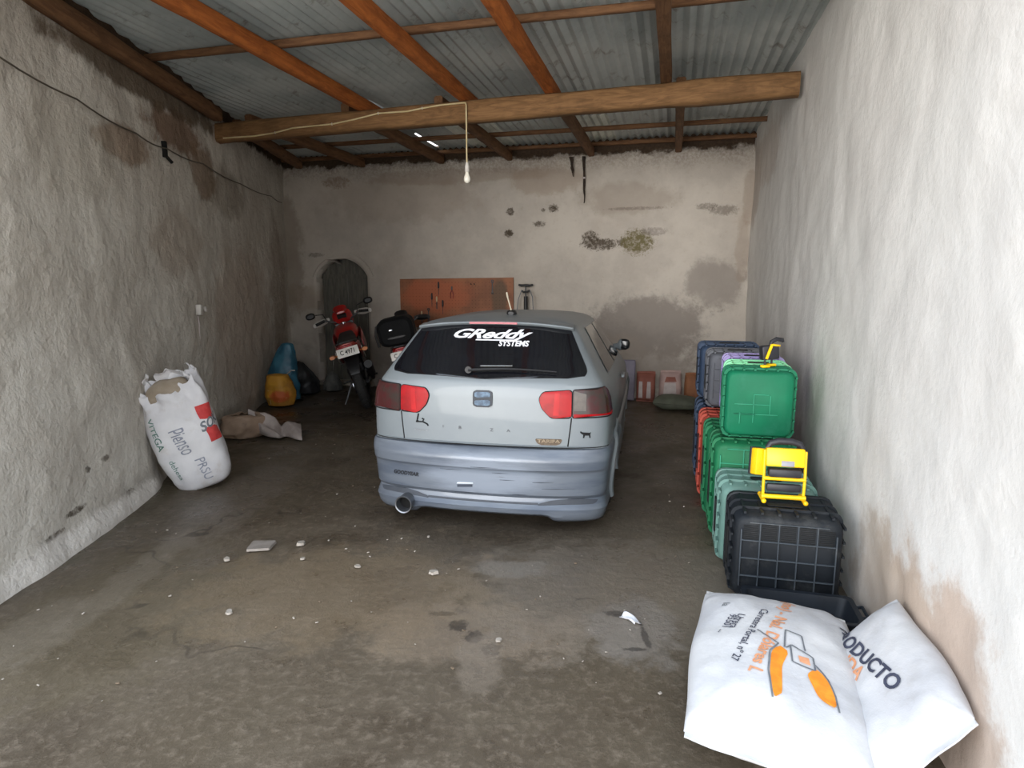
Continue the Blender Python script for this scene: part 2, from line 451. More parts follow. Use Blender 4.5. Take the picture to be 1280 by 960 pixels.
def back_fn(u, v):
    a, z = A0 + AW * u, -.05 + (ZH + .05) * v
    q, px, py = nearest(DO, a, z)
    if q < .026: a, z = px, py; q = 0
    d = .022 * fbm(a, z, 0, 1.1, 5) + .008 * fbm(a, z, 1, 5, 2)
    if z > 3.16: d -= .05 * sm(3.16, 3.24, z + .06 * fbm(a, 0, 0, 4, 9))
    return onback(a, z, d * min(1, q / .15 + .1))
m = MB(); m.grid(back_fn, NA, NZ, lambda u, v: inside(DO, A0 + AW * u, -.05 + (ZH + .05) * v))
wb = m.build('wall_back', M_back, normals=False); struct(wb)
m = MB()   # raised plaster band round the arch
o1, o2 = door_outline(.05), door_outline(.10)
m.prism(o1[1:-1] + o2[1:-1][::-1], lambda a, z: onback(a, z, -.02), lambda a, z: onback(a, z, .022))
struct(m.build('trim_1', M_back))
m = MB()   # plastered reveal of the opening
DI = door_outline(.03)
m.loft([[onback(a, z, d) for a, z in P] for P, d in ((DO, .005), (DO, -.23), (DI, -.23), (DI, -.02))], False, False)
struct(m.build('trim_3', M_back, angle=30))
M_door = pm('door boards', srgb(104, 101, 92), .75, 0, srgb(86, 84, 78), 5, .3, 40, stretch=(6, 6, 1))
dr = thing('door_1', None, None, (0, 0, 0)); struct(dr)
m = MB(); n = 6
for i in range(n):
    a0 = DA0 - .04 + (DA1 - DA0 + .08) * i / n + .004; a1 = DA0 - .04 + (DA1 - DA0 + .08) * (i + 1) / n - .004
    m.prism([(a0, .0), (a1, .0), (a1, 1.93), (a0, 1.93)], lambda a, z: onback(a, z, -.22), lambda a, z: onback(a, z, -.175))
m.build('door_panel', M_door, dr)
m = MB(); m.prism([(DA0 - .03, 1.60), (DA1 + .03, 1.60), (DA1 + .03, 1.665), (DA0 - .03, 1.665)], lambda a, z: onback(a, z, -.18), lambda a, z: onback(a, z, -.15))
m.build('door_rail', M_door, dr)
m = MB(); m.prism([(DA0 - .05, -.03), (DA1 + .05, -.03), (DA1 + .05, .05), (DA0 - .05, .05)], lambda a, z: onback(a, z, -.25), lambda a, z: onback(a, z, .06))
struct(m.build('trim_2', M_back))

# ---- right wall
st = []
for tt, z, ra, rz, c, k, big in [(6.15, .16, .55, .40, srgb(196, 178, 162), 1, 1), (6.55, .2, .30, .38, srgb(198, 180, 166), .95, 1), (5.7, .1, .35, .42, srgb(192, 178, 164), .8, 1), (.2, 2.7, .5, .5, srgb(178, 164, 152), .6, 1), (1.2, 2.9, .9, .3, srgb(196, 184, 174), .6, 1),
        (3.0, .6, 2.0, .5, srgb(206, 202, 198), .5, 1)]:
    p = onright(tt, z); st.append(((p.x, p.y, p.z), (max(.3, ra), ra, rz), c, k, big))
M_right = plaster('right wall whitewash', srgb(228, 226, 222), srgb(220, 217, 213), st, srgb(206, 200, 192), .22, scale=.8)
def right_fn(u, v):
    tt, z = -.3 + 7.5 * u, -.05 + 3.47 * v
    d = .02 * fbm(tt, z, 4, 1.0, 1) + .006 * fbm(tt, z, 1, 4, 2)
    d += .02 * sm(.55, .2, z + .25 * fbm(tt, z, 0, 3, 7)) * sm(5.2, 5.9, tt) * -1
    return onright(tt, z, d)
m = MB(); m.grid(right_fn, 170, 80); struct(m.build('wall_right', M_right, normals=False))

# ---- left wall
st = []
def LW(y, z): return Vector((left_x(y, z), y, z))
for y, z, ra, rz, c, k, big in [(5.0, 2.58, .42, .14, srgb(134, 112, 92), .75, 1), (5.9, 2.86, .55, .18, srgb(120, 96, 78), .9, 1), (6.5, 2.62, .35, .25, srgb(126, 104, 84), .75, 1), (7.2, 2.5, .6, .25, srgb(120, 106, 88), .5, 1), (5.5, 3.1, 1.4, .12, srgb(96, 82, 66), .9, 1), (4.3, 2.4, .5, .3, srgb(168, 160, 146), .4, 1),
        (3.45, .14, .09, .02, DK, .9, 0), (3.7, .2, .1, .02, DK, .9, 0), (3.2, .1, .06, .02, DK, .8, 0), (4.3, .12, .06, .02, DK, .8, 0), (4.1, .42, .04, .02, DK, .8, 0), (3.9, .4, .03, .02, DK, .8, 0), (6.3, .05, 3.5, .18, srgb(150, 142, 132), .6, 1), (3.5, .02, 1.6, .10, srgb(220, 214, 206), .8, 1), (7.6, 1.0, 1.2, .9, srgb(172, 154, 138), .5, 1), (9.3, 1.2, .4, 1.2, srgb(150, 132, 116), .5, 1), (5.8, 1.9, .5, .3, srgb(156, 140, 124), .45, 1)]:
    p = LW(y, z); st.append(((p.x, p.y, p.z), (.5, ra, rz), c, k, big))
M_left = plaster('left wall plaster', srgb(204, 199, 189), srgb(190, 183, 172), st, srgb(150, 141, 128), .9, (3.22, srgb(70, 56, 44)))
def left_fn(u, v):
    y, z = 2.35 + 7.95 * u, -.05 + 3.47 * v
    d = .028 * fbm(y, z, 2, .9, 11) + .014 * fbm(y, z, 0, 3.5, 4) + .05 * sm(.16, .0, z + .05 * fbm(y, z, 0, 3, 1)) * sm(5.3, 4.2, y)
    return (left_x(y, z) + d, y, z)
m = MB(); m.grid(left_fn, 190, 80); struct(m.build('wall_left', M_left, normals=False))
for nm in ('wall_back', 'wall_right', 'wall_left'):
    o = bpy.data.objects[nm]
    # thickness away from the room
    md = o.modifiers.new('thick', 'SOLIDIFY'); md.thickness = .22
    n = o.data.polygons[len(o.data.polygons) // 2].normal; c = o.data.polygons[len(o.data.polygons) // 2].center
    md.offset = -1 if n.dot(Vector((0, 5, 1.5)) - c) > 0 else 1

# ---- roof: corrugated sheets, with two slits where sheets do not meet
t = NT('galvanised sheet'); N = t.noise
col = t.mix(t.ramp(N(1.3, 7), .35, .7), srgb(190, 196, 194), srgb(158, 166, 166))
col = t.mix(t.math('MULTIPLY', t.ramp(N(5, 8, .7), .55, .7), .6), col, srgb(92, 72, 56))
M_sheet = t.done(col, .55, .1, t.bump(N(30, 5), .1, .005))
M_new = pm('bright sheet', srgb(228, 232, 224), .42, .0, srgb(206, 212, 202), 6)
RA0, RB0 = BB + Vector((0, 0, 0)), ROWY
def roof_pt(a, w, z):  # a: along the back wall from the right corner to the left, w: from the back wall towards the camera
    p = BB - BU * a - ROWY * w; return Vector((p.x, p.y, z))
AWAVE = .09; NAW = int(7.4 / AWAVE) * 6; ROWS = [-.5, .0, .35, .9, 1.3, 1.9, 2.4, 3.0, 4.0, 5.5, 7.05]
def roof_z(a, w): return 3.375 + .014 * math.sin(2 * PI * a / AWAVE) + .02 * fbm(a, w, 0, .6, 2, 2)
def inv_roof(p):
    d = Vector((p[0], p[1], 0)) - BB; det = BU.x * ROWY.y - BU.y * ROWY.x
    return -(d.x * ROWY.y - d.y * ROWY.x) / det, -(BU.x * d.y - BU.y * d.x) / det
m = MB(); m2 = MB()
s1a, s1w = inv_roof((-1.40, 7.08)); s2a, s2w = inv_roof((-1.10, 8.75))
rows = sorted(set(ROWS + [s1w - .2, s1w + .2, s2w - .42, s2w + .42]))
lights = [(inv_roof((-.34, 8.6))[0], .32), (inv_roof((1.1, 8.6))[0], .24)]
nA = NAW
for q, mb in ((0, m), (1, m2)):
    V = {}
    def vv(i, j):
        if (i, j) not in V:
            a = -.45 + 7.4 * i / nA; V[i, j] = mb.bm.verts.new(roof_pt(a, rows[j], roof_z(a, rows[j])))
        return V[i, j]
    for i in range(nA):
        a = -.45 + 7.4 * (i + .5) / nA
        for j in range(len(rows) - 1):
            w = (rows[j] + rows[j + 1]) / 2
            if abs(w - s1w) < .2 and abs(a - s1a) < .006: continue
            if abs(w - s2w) < .42 and abs(a - s2a) < .0045: continue
            br = any(abs(a - la) < lw for la, lw in lights) and w < 1.6
            if br == bool(q):
                mb.bm.faces.new((vv(i, j), vv(i + 1, j), vv(i + 1, j + 1), vv(i, j + 1)))
rf = m.build('ceiling', M_sheet); struct(rf)
rf2 = m2.build('ceiling', M_new); struct(rf2)

# ---- timber
def wood(name, c1, c2, st):
    t = NT(name); v = t.scaled(*st)
    col = t.mix(t.ramp(t.noise(3, 7, .6, v, 1.5), .3, .7), c1, c2)
    col = t.mix(t.math('MULTIPLY', t.ramp(t.noise(4, 6), .5, .7), .4), col, tuple(q * .55 for q in c2[:3]) + (1,))
    return t.done(col, .8, 0, t.bump(t.noise(14, 6, .6, v, 1), .35, .01), spec=.25)
M_beam = wood('beam timber', srgb(156, 112, 68), srgb(120, 80, 46), (1.2, 9, 9))
M_raft = wood('rafter timber', srgb(130, 92, 60), srgb(94, 64, 42), (9, 1.2, 9))
M_ora = wood('orange timber', srgb(176, 104, 52), srgb(140, 76, 36), (9, 1.2, 9))
def timber(name, p, q, w, h, mat, label, cat, sag=0, rough=.006, group=None):
    """a rough sawn timber from p to q (centres), local x along it"""
    p, q = Vector(p), Vector(q); d = q - p; L = d.length
    yaw = math.atan2(d.y, d.x); pit = -math.asin(d.z / L); n = 22; mb = MB(); rings = []
    for i in range(n + 1):
        x = L * i / n; o = rough * fbm(x, w, h, 2.2, p.x + p.y * 3); o2 = rough * fbm(x, w, h, 2, 5 + p.x); z0 = -sag * 4 * (i / n) * (1 - i / n)
        hw, hh, c = w / 2 + o, h / 2 + o2, min(w, h) * .16
        rings.append([(x, -hw + c, -hh + z0), (x, hw - c, -hh + z0), (x, hw, -hh + c + z0), (x, hw, hh - c + z0), (x, hw - c, hh + z0), (x, -hw + c, hh + z0), (x, -hw, hh - c + z0), (x, -hw, -hh + c + z0)])
    mb.loft(rings)
    o = mb.build(name, mat, angle=50); o.location = p; o.rotation_euler = (0, pit, yaw)
    return tag(o, label, cat, group)
M_beamx = wood('beam timber long', srgb(136, 102, 68), srgb(104, 76, 48), (1.2, 9, 9))
M_raftx = wood('rafter timber long', srgb(124, 90, 62), srgb(92, 64, 44), (1.2, 9, 9))
M_orax = wood('orange timber long', srgb(186, 108, 52), srgb(146, 80, 38), (1.2, 9, 9))
B0, B1 = Vector((-3.12, 6.98, 3.075)), Vector((2.22, 5.25, 3.07)); BD = (B1 - B0).normalized()
timber('roof_beam', B0, B1, .15, .18, M_beamx, 'long squared timber beam crossing the garage under the sheet roof', 'beam', 0, .008)
def rafter(x, w0, w1, name, mat, label, wid=.075, dz=0, turn=0):
    """x: distance along the back wall from its left corner"""
    a = BL - x
    p, q = roof_pt(a, w0, 3.225 + dz), roof_pt(a + turn, w1, 3.225 + dz)
    timber(name, p, q, wid, .12, mat, label, 'rafter', 0, .006, 'rafters under the sheet roof')
for x, lab in [(1.35, 'rough rafter ending above the arched door, behind the beam'), (2.55, 'sawn rafter reaching the back wall above the left of the pegboard'),
               (3.52, 'rafter meeting the back wall behind the hanging bulb'), (4.62, 'rafter ending where dark rags hang on the back wall'), (5.72, 'short bent rafter reaching the back wall near the right corner')]:
    rafter(x, .04, 2.75 if x > 2 else 2.6, 'rafter', M_raftx, lab, .085)
for x, lab, mt in [(2.78, 'orange rafter crossing over the beam towards the front, left of the bulb cord', M_orax), (3.82, 'orange rafter over the beam just above the bulb cord', M_orax),
                   (4.62, 'front rafter over the beam right of the bulb cord', M_orax), (5.6, 'front rafter over the right end of the beam', M_raftx)]:
    rafter(x, 2.3 if x > 2 else 2.2, 7.0, 'rafter', mt, lab, .085)
def batten(w, label, mat):
    p, q = roof_pt(-.1, w, 3.315), roof_pt(BL + .1, w, 3.315)
    timber('batten', q, p, .05, .05, mat, label, 'batten', 0, .004, 'battens under the roof sheets')
batten(.9, 'thin batten across the rafters between beam and back wall', M_raftx)
batten(.06, 'thin batten lying on the top edge of the back wall', M_raftx)
batten(4.2, 'thin batten across the front rafters on the camera side of the beam', M_raftx)
batten(6.4, 'thin batten across the front rafters nearest the entrance', M_raftx)

timber('wall_plate', (-2.93, 6.70, 3.20), (-2.66, 2.6, 3.20), .10, .12, M_raftx, 'reddish timber along the top of the left wall in front of the beam', 'timber')
timber('wall_plate', (-3.02, 9.45, 3.20), (-2.92, 7.15, 3.20), .10, .12, M_raftx, 'dark timber along the top of the left wall behind the beam', 'timber')
# ================================================================== CAR
def S_(s, z, off=0.0): return SN(s, z, off)
M_paint = pm('silver paint', srgb(116, 123, 127), .45, .15, srgb(112, 119, 124), 3, coat=.25)
M_bump = NT('worn bumper paint')
_t = M_bump; c = _t.mix(_t.ramp(_t.noise(2.5, 6, .6, _t.scaled(.7, 1, 5)), .4, .65), srgb(102, 109, 119), srgb(84, 92, 105))
_nz = _t.noise(6, 6, .6, _t.scaled(.6, 1, 4))
c = _t.mix(_t.math('MULTIPLY', _t.spot((.02, 0, .37), (.34, 1, .12), _nz, .5, .35), .75), c, srgb(132, 141, 154))
c = _t.mix(_t.ramp(_t.noise(9, 6, .6, _t.scaled(.35, 1, 6)), .66, .72), c, srgb(104, 110, 118))
M_bump = _t.done(c, .42, .2, None, .3)
M_glass = pm('tinted glass', srgb(14, 15, 19), .06, 0, srgb(20, 21, 26), 2, spec=.6)
M_red = pm('red lens', srgb(158, 4, 14), .3, 0, srgb(132, 3, 10), 14, spec=.25)
M_smoke = NT('smoked lens'); _t = M_smoke
M_smoke = _t.done(_t.mix(_t.ramp(_t.noise(7, 3), .4, .6), srgb(62, 22, 24), srgb(46, 40, 36)), .2, 0, None, .2)
M_clear = pm('grey lens', srgb(92, 84, 78), .25, 0, srgb(72, 66, 62), 12, coat=.2)
M_blk = pm('black plastic', srgb(22, 22, 24), .5, 0, srgb(32, 32, 34), 10, .1, 60)
M_rub = pm('tyre rubber', srgb(26, 26, 27), .8, 0, srgb(36, 35, 34), 9, .2, 50)
M_alu = pm('alloy', srgb(150, 152, 156), .35, .8, srgb(120, 122, 126), 9)
M_chr = pm('chrome', srgb(206, 210, 216), .14, 1.0, srgb(190, 196, 202), 5)
M_gun = pm('dark chrome', srgb(74, 96, 116), .42, .3, srgb(40, 56, 74), 26)
M_white = pm('white vinyl', srgb(226, 228, 234), .5, 0, srgb(214, 216, 224), 8)
M_seam = pm('panel gap', srgb(16, 16, 18), .9)
M_gold = pm('sticker brown', srgb(74, 58, 44), .6, 0, srgb(96, 80, 62), 40)
M_soot = pm('soot', srgb(8, 8, 8), .95)

CTH = rad(12); CO = Vector((-.20, 3.838, 0))
car = thing('hatchback_car', 'silver grey hatchback car with tinted rear window, parked in the middle of the floor', 'car', CO, (0, 0, -CTH))
def slice_z(z0, z1, n): return [z0 + (z1 - z0) * i / n for i in range(n + 1)]
ZB = [.085, .10, .12, .145, .17, .185, .20, .22, .235, .248, .26, .29, .33, .38, .40, .406, .412, .418, .425, .45, .47, .48, .49, .50, .52, .535, .545, .550, .556]
ZU = [.556, .563, .57, .60, .65, .70, .75, .80, .85, .88, .91, .94, .96, .98, 1.0, 1.03, 1.07, 1.11, 1.15, 1.19, 1.23, 1.26, 1.275, 1.288, 1.30, 1.31, 1.32, 1.328, 1.335, 1.339, 1.342]
RW, FW, WR = .72, 3.06, .30   # wheel centres along the car, wheel radius
def car_faces(mb, zs, keep, lift=None):
    """skin of the car between heights zs; keep(x, y, z) decides which faces belong"""
    V = {}
    cs = [contour(z)[0] for z in zs]; n = len(cs[0])
    def vert(i, j, sg):
        x, y = cs[i][j]
        if x < 1e-6: sg = 1
        k = (i, j, sg)
        if k not in V:
            z = zs[i] if lift is None else lift(zs[i], x, y)
            V[k] = mb.bm.verts.new((sg * max(x, 0), y, z))
        return V[k]
    for i in range(len(zs) - 1):
        for j in range(n - 1):
            for sg in (1, -1):
                x = (cs[i][j][0] + cs[i + 1][j + 1][0]) / 2 * sg; y = (cs[i][j][1] + cs[i + 1][j + 1][1]) / 2; z = (zs[i] + zs[i + 1]) / 2
                if not keep(x, y, z): continue
                q = [vert(i, j, sg), vert(i, j + 1, sg), vert(i + 1, j + 1, sg), vert(i + 1, j, sg)]
                q = list(dict.fromkeys(q))
                if len(q) > 2:
                    f = mb.bm.faces.new(q if sg > 0 else q[::-1]); f.material_index = mb.mi
    return V
def arch(y, z): return any(math.hypot(y - c, z - .28) < .325 for c in (RW, FW))
def gate(x, y, z): return y < 1.0 and z > .56 and abs(x) < (.515 if z < .95 else 9) and z < 1.29 and abs(x) < lerp_tab(WD, z) * .93
m = MB(); V = car_faces(m, ZU, lambda x, y, z: not gate(x, y, z) and not (abs(x) > .6 and arch(y, z)))
m.bm.faces.new([v for k, v in sorted(((k, v) for k, v in V.items() if k[0] == len(ZU) - 1 and k[2] == 1), key=lambda q: q[0][1])] +
               [v for k, v in sorted(((k, v) for k, v in V.items() if k[0] == len(ZU) - 1 and k[2] == -1), key=lambda q: -q[0][1])])
m.build('body', M_paint, car, angle=40)
m = MB(); car_faces(m, ZU, gate); m.build('tailgate', M_paint, car, angle=40)
m = MB()   # sills and front apron
def low(z, x, y):
    return z
car_faces(m, [z for z in ZB if z > .14] , lambda x, y, z: y > .42 and not (abs(x) > .6 and arch(y, z))); m.build('lower_body', M_paint, car, angle=40)
# bumper with the skirt: its lower edge is cut higher in the middle
def lipz(z, x, y):
    k = sm(.16, .085, z); return z + .035 * k * (1 - sm(.40, .47, abs(x + .0))) if y < .4 else z
m = MB(); car_faces(m, ZB, lambda x, y, z: y <= .46 and not (abs(x) > .6 and arch(y, z)), lipz)
md = m.build('bumper', M_bump, car, angle=30)
so = md.modifiers.new('thick', 'SOLIDIFY'); so.thickness = .012; so.offset = -1
m = MB()
for sg in (-1, 1):    # scoop patches on the skirt corners, recess shade put into their dark colour
    add_patch(m, [(sg * a, b) for a, b in ((.36, .192), (.72, .200), (.74, .226), (.58, .238), (.45, .226), (.36, .204))], S_, .004, 20, 6)
add_patch(m, [(-.36, .196), (.36, .196), (.36, .208), (-.36, .208)], S_, .004, 20, 3)
m.build('bumper_vent', pm('bumper recess shade', srgb(58, 63, 72), .6), car)
m = MB(); add_patch(m, [(-.155, .288), (-.055, .290), (-.055, .312), (-.155, .310)], S_, .003, 6, 3)
sl = m.build('tow_eye_cover', pm('slot', srgb(52, 60, 74), .5), car)
m = MB(); add_patch(m, [(-.158, .311), (-.050, .313), (-.050, .325), (-.150, .324)], S_, .006, 6, 3); m.build('cover_lip', pm('slot lip', srgb(206, 214, 222), .3, .3), sl)
# scuffs scraped into the bumper
for s0, s1, z, w_ in ((.30, .46, .345, .006), (.10, .22, .352, .004), (.18, .30, .262, .008), (-.10, .12, .43, .004), (.34, .60, .305, .004), (-.30, -.12, .40, .004), (-.22, .05, .255, .006), (.05, .18, .395, .004)):
    m = MB(); add_patch(m, [(s0, z), ((s0 + s1) / 2, z - w_ / 2), (s1, z + w_ * .2), ((s0 + s1) / 2, z + w_ / 2)], S_, .002, 10, 3)
    m.build('bumper_scuff', pm('scuffed plastic', srgb(70, 75, 84), .8), car)
# panel gaps
m = MB()
def gap(pts, w=.0045, off=.0035):
    P = []
    for (a, b), (c, d) in zip(pts, pts[1:]):
        for k in range(8): P.append((a + (c - a) * k / 8, b + (d - b) * k / 8))
    P.append(pts[-1]); m.tube([S_(a, b, off - w) for a, b in P], w, 6)
for sg in (1, -1): gap([(sg * .555, .745), (sg * .545, .65), (sg * .535, .566)])
gap([(-.82, .562), (-.5, .5585), (0, .5575), (.5, .5585), (.82, .562)], .0035, .0035)
m.build('panel_gap', M_seam, car)
# rear window with its black border, lettering, wiper
def both(poly): return poly
GL = round_poly([(-.625, .985), (-.3, .972), (0, .968), (.3, .972), (.625, .985), (.645, 1.02), (.505, 1.272), (.25, 1.286), (0, 1.290), (-.25, 1.286), (-.505, 1.272), (-.645, 1.02)], .035)
m = MB(); add_patch(m, GL, S_, .006, 40, 26)
rw_ = m.build('rear_window', M_glass, car)
m = MB()
def on_glass(cx, cz, k=1.0, slope=0.0, stretch=1.0):
    return lambda x, y: S_(cx + x * stretch, cz + y * k + slope * x, .009)
geo = text_geo('GReddy', .112, .5, .003, 0, .95)
add_text(m, geo, on_glass(-.028, 1.226, .68, 0, 1.42))
add_text(m, text_geo('SYSTEMS', .05, .1, .0018), on_glass(.155, 1.172, .9, 0, 1.0))
m.build('lettering', M_white, rw_, smooth=False)
m = MB()
# joined strokes of the logo: a bar under the word
m2_ = [(-.10, 1.190), (.17, 1.190), (.175, 1.196), (-.096, 1.196)]
add_patch(m, m2_, S_, .0088, 16, 2, .006); m.build('lettering', M_white, rw_)
m = MB()
m.lathe([(.0, .0), (.022, .0), (.022, .016), (.014, .03), (.0, .03)], (0, 0, 0), 14, 'y')
w = m.build('wiper', M_blk, car); w.location = Vector(S_(-.10, 1.003, .035)); w.rotation_euler = (0, 0, 0)
ox = Vector(w.location)
m = MB(); P = [S_(-.10 + .55 * k / 10, 1.003 + .012 * math.sin(k / 10 * PI), .032) for k in range(11)]
m.tube([Vector(p) - ox for p in P], [.010 - .006 * k / 10 for k in range(11)], 6); m.build('wiper_arm', M_blk, w)
m = MB(); P = [S_(-.02 + .2 * k / 6, 1.020 + .004 * k / 6, .05) for k in range(7)]
m.tube([Vector(p) - ox for p in P], .007, 6); m.build('wiper_blade', M_chr, w)
# roof spoiler with the high brake light
def spo(s, t):     # t 0..1 round the lip section
    z = 1.292 - .03 * abs(s / .5) ** 2.6; p = S_(s, z, 0); y0 = p[1]; k = 1 - .3 * sm(.42, .54, abs(s)); ys = y0 - .035
    sec = [(y0 + .16, 1.328 - .05 * abs(s / .5) ** 2.4), (y0 + .05, z + .032), (ys, z + .019), (ys - .003, z + .012), (ys + .003, z + .004), (y0 + .006, z - .010), (y0 + .05, z - .015)]
    i = min(len(sec) - 2, int(t * (len(sec) - 1))); u = t * (len(sec) - 1) - i
    a, b = sec[i], sec[i + 1]; return (p[0], a[0] + (b[0] - a[0]) * u, a[1] + (b[1] - a[1]) * u)
m = MB(); m.loft([[spo(-.535 + 1.07 * i / 40, t / 6 if t < 6 else 1) for t in range(7)] for i in range(41)], True, True)
sp_ = m.build('roof_spoiler', M_paint, car, angle=50)
m = MB(); m.loft([[(x, spo(x, .5)[1] - .003 + .012 * (k in (0, 3)), spo(x, .5)[2] + (.0055 if k < 2 else -.008)) for k in range(4)] for x in [-.16 + .32 * i / 12 for i in range(13)]])
m.build('brake_light', pm('brake lens', srgb(150, 34, 58), .35, 0, srgb(130, 22, 42), 20, coat=.1), sp_)
# tail lights: red half on the gate, smoked half on the body
for sg in (-1, 1):
    inn = round_poly([(sg * a, b) for a, b in ((.552, .745), (.43, .742), (.372, .80), (.352, .862), (.378, .902), (.552, .914))], .02)
    out = round_poly([(sg * a, b) for a, b in ((.560, .745), (.560, .915), (.775, .928), (.815, .90), (.850, .83), (.855, .752))], .014)
    m = MB(); add_patch(m, inn, S_, .012, 18, 14); L = m.build('tail_light', M_red, car); L['label'] = 'bright red inner tail light lens'
    m = MB(); add_patch(m, [(sg * a, b) for a, b in ((.44, .76), (.475, .76), (.48, .895), (.45, .895))], S_, .0135, 4, 6); m.build('reflector', pm('bright lens', srgb(180, 10, 18), .3, 0, spec=.25), L)
    m = MB(); add_patch(m, out, S_, .012, 18, 14); L = m.build('tail_light', M_smoke, car); L['label'] = 'smoked dark outer tail light lens'
    m = MB(); add_patch(m, [(sg * a, b) for a, b in ((.566, .79), (.64, .79), (.64, .905), (.566, .908))], S_, .014, 6, 6); m.build('lens_window', M_clear if sg > 0 else M_smoke, L)
    m = MB(); add_patch(m, [(sg * a, b) for a, b in ((.566, .748), (.842, .755), (.845, .78), (.566, .775))], S_, .014, 14, 3); m.build('lens_strip', M_red if sg > 0 else M_smoke, L)
    m = MB(); m_ = m
    for P in (inn, out):
        Q = []
        for (a, b), (c_, d_) in zip(P, P[1:] + P[:1]):
            n_ = max(1, int(math.hypot(c_ - a, d_ - b) / .02))
            for k in range(n_): Q.append(S_(a + (c_ - a) * k / n_, b + (d_ - b) * k / n_, .004))
        m.tube(Q, .0042, 6, closed=True)
    m.build('light_seal', M_seam, car)
# emblem: rounded square with an S-shaped bar in relief
E0 = round_poly([(-.062, .798), (.062, .798), (.062, .902), (-.062, .902)], .024)
m = MB(); add_patch(m, E0, S_, .010, 10, 12); em = m.build('emblem', pm('emblem dark rim', srgb(16, 26, 38), .45, .2), car)
m = MB()
add_patch(m, round_poly([(-.050, .857), (.050, .860), (.050, .891), (-.050, .891)], .016), S_, .014, 8, 6, .008)
add_patch(m, round_poly([(-.050, .809), (.050, .809), (.050, .845), (-.050, .842)], .016), S_, .014, 8, 6, .008)
m.build('emblem_bar', M_gun, em)
for a, z, s_ in ((-.26, .662, .020), (-.148, .660, .024), (.058, .655, .024), (.165, .655, .022)):
    m = MB(); add_text(m, text_geo({-.26: 'I', -.148: 'B', .058: 'Z', .165: 'A'}[a], s_ * 1.4, 0, .0005), lambda x, y: S_(a + x, z + y * .8, .004))
    m.build('letter', pm('faded letters', srgb(78, 78, 84), .5), car, smooth=False)
# stickers
m = MB()
add_patch(m, round_poly([(.345, .583), (.365, .572), (.47, .572), (.49, .583), (.502, .612), (.33, .612)], .008), S_, .0035, 10, 5)
st_ = m.build('sticker', M_gold, car)
m = MB(); add_text(m, text_geo('TARIFA', .034, 0, .0008), lambda x, y: S_(.416 + x * 1.25, .598 + y * .8, .006)); m.build('sticker_text', pm('sticker ink', srgb(150, 132, 108), .6), st_, smooth=False)
m = MB()   # small black bull
BUL = [(-.030, .018), (-.024, .012), (-.014, .010), (.020, .008), (.028, .012), (.024, .0), (.026, -.022), (.019, -.022), (.016, -.008), (-.006, -.008), (-.010, -.022), (-.018, -.022), (-.016, -.004), (-.026, .002), (-.034, .010)]
bm_v = [m.bm.verts.new(S_(.645 + x * 1.1, .645 + y * 1.1, .004)) for x, y in BUL]; m.bm.faces.new(bm_v)
bmesh.ops.triangulate(m.bm, faces=m.bm.faces); m.build('sticker', M_seam, car, smooth=False)
m = MB()   # dark script sticker left
for P in ([(-.43, .735), (-.437, .70), (-.445, .682), (-.40, .684), (-.372, .672)], [(-.446, .684), (-.432, .69)], [(-.405, .705), (-.392, .70), (-.398, .69)], [(-.372, .674), (-.362, .66)]):
    m.tube([S_(a, b, .004) for a, b in P], .0045, 6)
m.build('sticker', M_seam, car)
m = MB(); add_text(m, text_geo('inspire', .03, .3, 0), lambda x, y: S_(-.415 + x * 1.2, .632 + y * .6, .004)); m.build('lettering', pm('pale letters', srgb(150, 152, 156), .5), car, smooth=False)
m = MB(); add_text(m, text_geo('GOODYEAR', .034, .2, .0016), lambda x, y: S_(-.515 + x, .345 + y, .004)); m.build('lettering', pm('ink blue black', srgb(28, 32, 40), .6), car, smooth=False)
# exhaust
m = MB(); m.lathe([(.052, .45), (.052, -.03), (.058, -.045), (.056, -.05), (.049, -.046), (.047, .0), (.047, .2), (0, .2)], (0, 0, 0), 24, 'y')
ex = m.build('exhaust_pipe', pm('steel pipe', srgb(150, 152, 156), .35, .8), car); ex.location = (-.505, .03, .158)
m = MB(); m.lathe([(0, .02), (.0465, .02), (.0465, .03), (0, .03)], (0, 0, 0), 20, 'y'); m.build('pipe_inside', M_soot, ex)
# side windows, windscreen, mirrors, wheels
def side_s(z, y):     # arc length at which the contour of height z reaches y along the side
    out, cum = contour(z); mi = max(range(len(out)), key=lambda i: out[i][0])
    for i in range(8, len(out) - 1):
        if out[i][1] <= y <= out[i + 1][1] and out[i][0] > .3: return cum[i] + (cum[i + 1] - cum[i]) * (y - out[i][1]) / max(1e-6, out[i + 1][1] - out[i][1])
    return cum[-1] * .7
def side_patch(mb, sg, y0b, y0t, y1b, y1t, z0, z1, off=.005):
    rows = []
    for i in range(11):
        t_ = i / 10; z = z0 + (z1 - z0) * t_; ya, yb = y0b + (y0t - y0b) * t_, y1b + (y1t - y1b) * t_
        rows.append([mb.bm.verts.new(S_(sg * side_s(z, ya + (yb - ya) * k / 14), z, off)) for k in range(15)])
    for A, B in zip(rows, rows[1:]):
        for k in range(14): mb.bm.faces.new((A[k], A[k + 1], B[k + 1], B[k]))
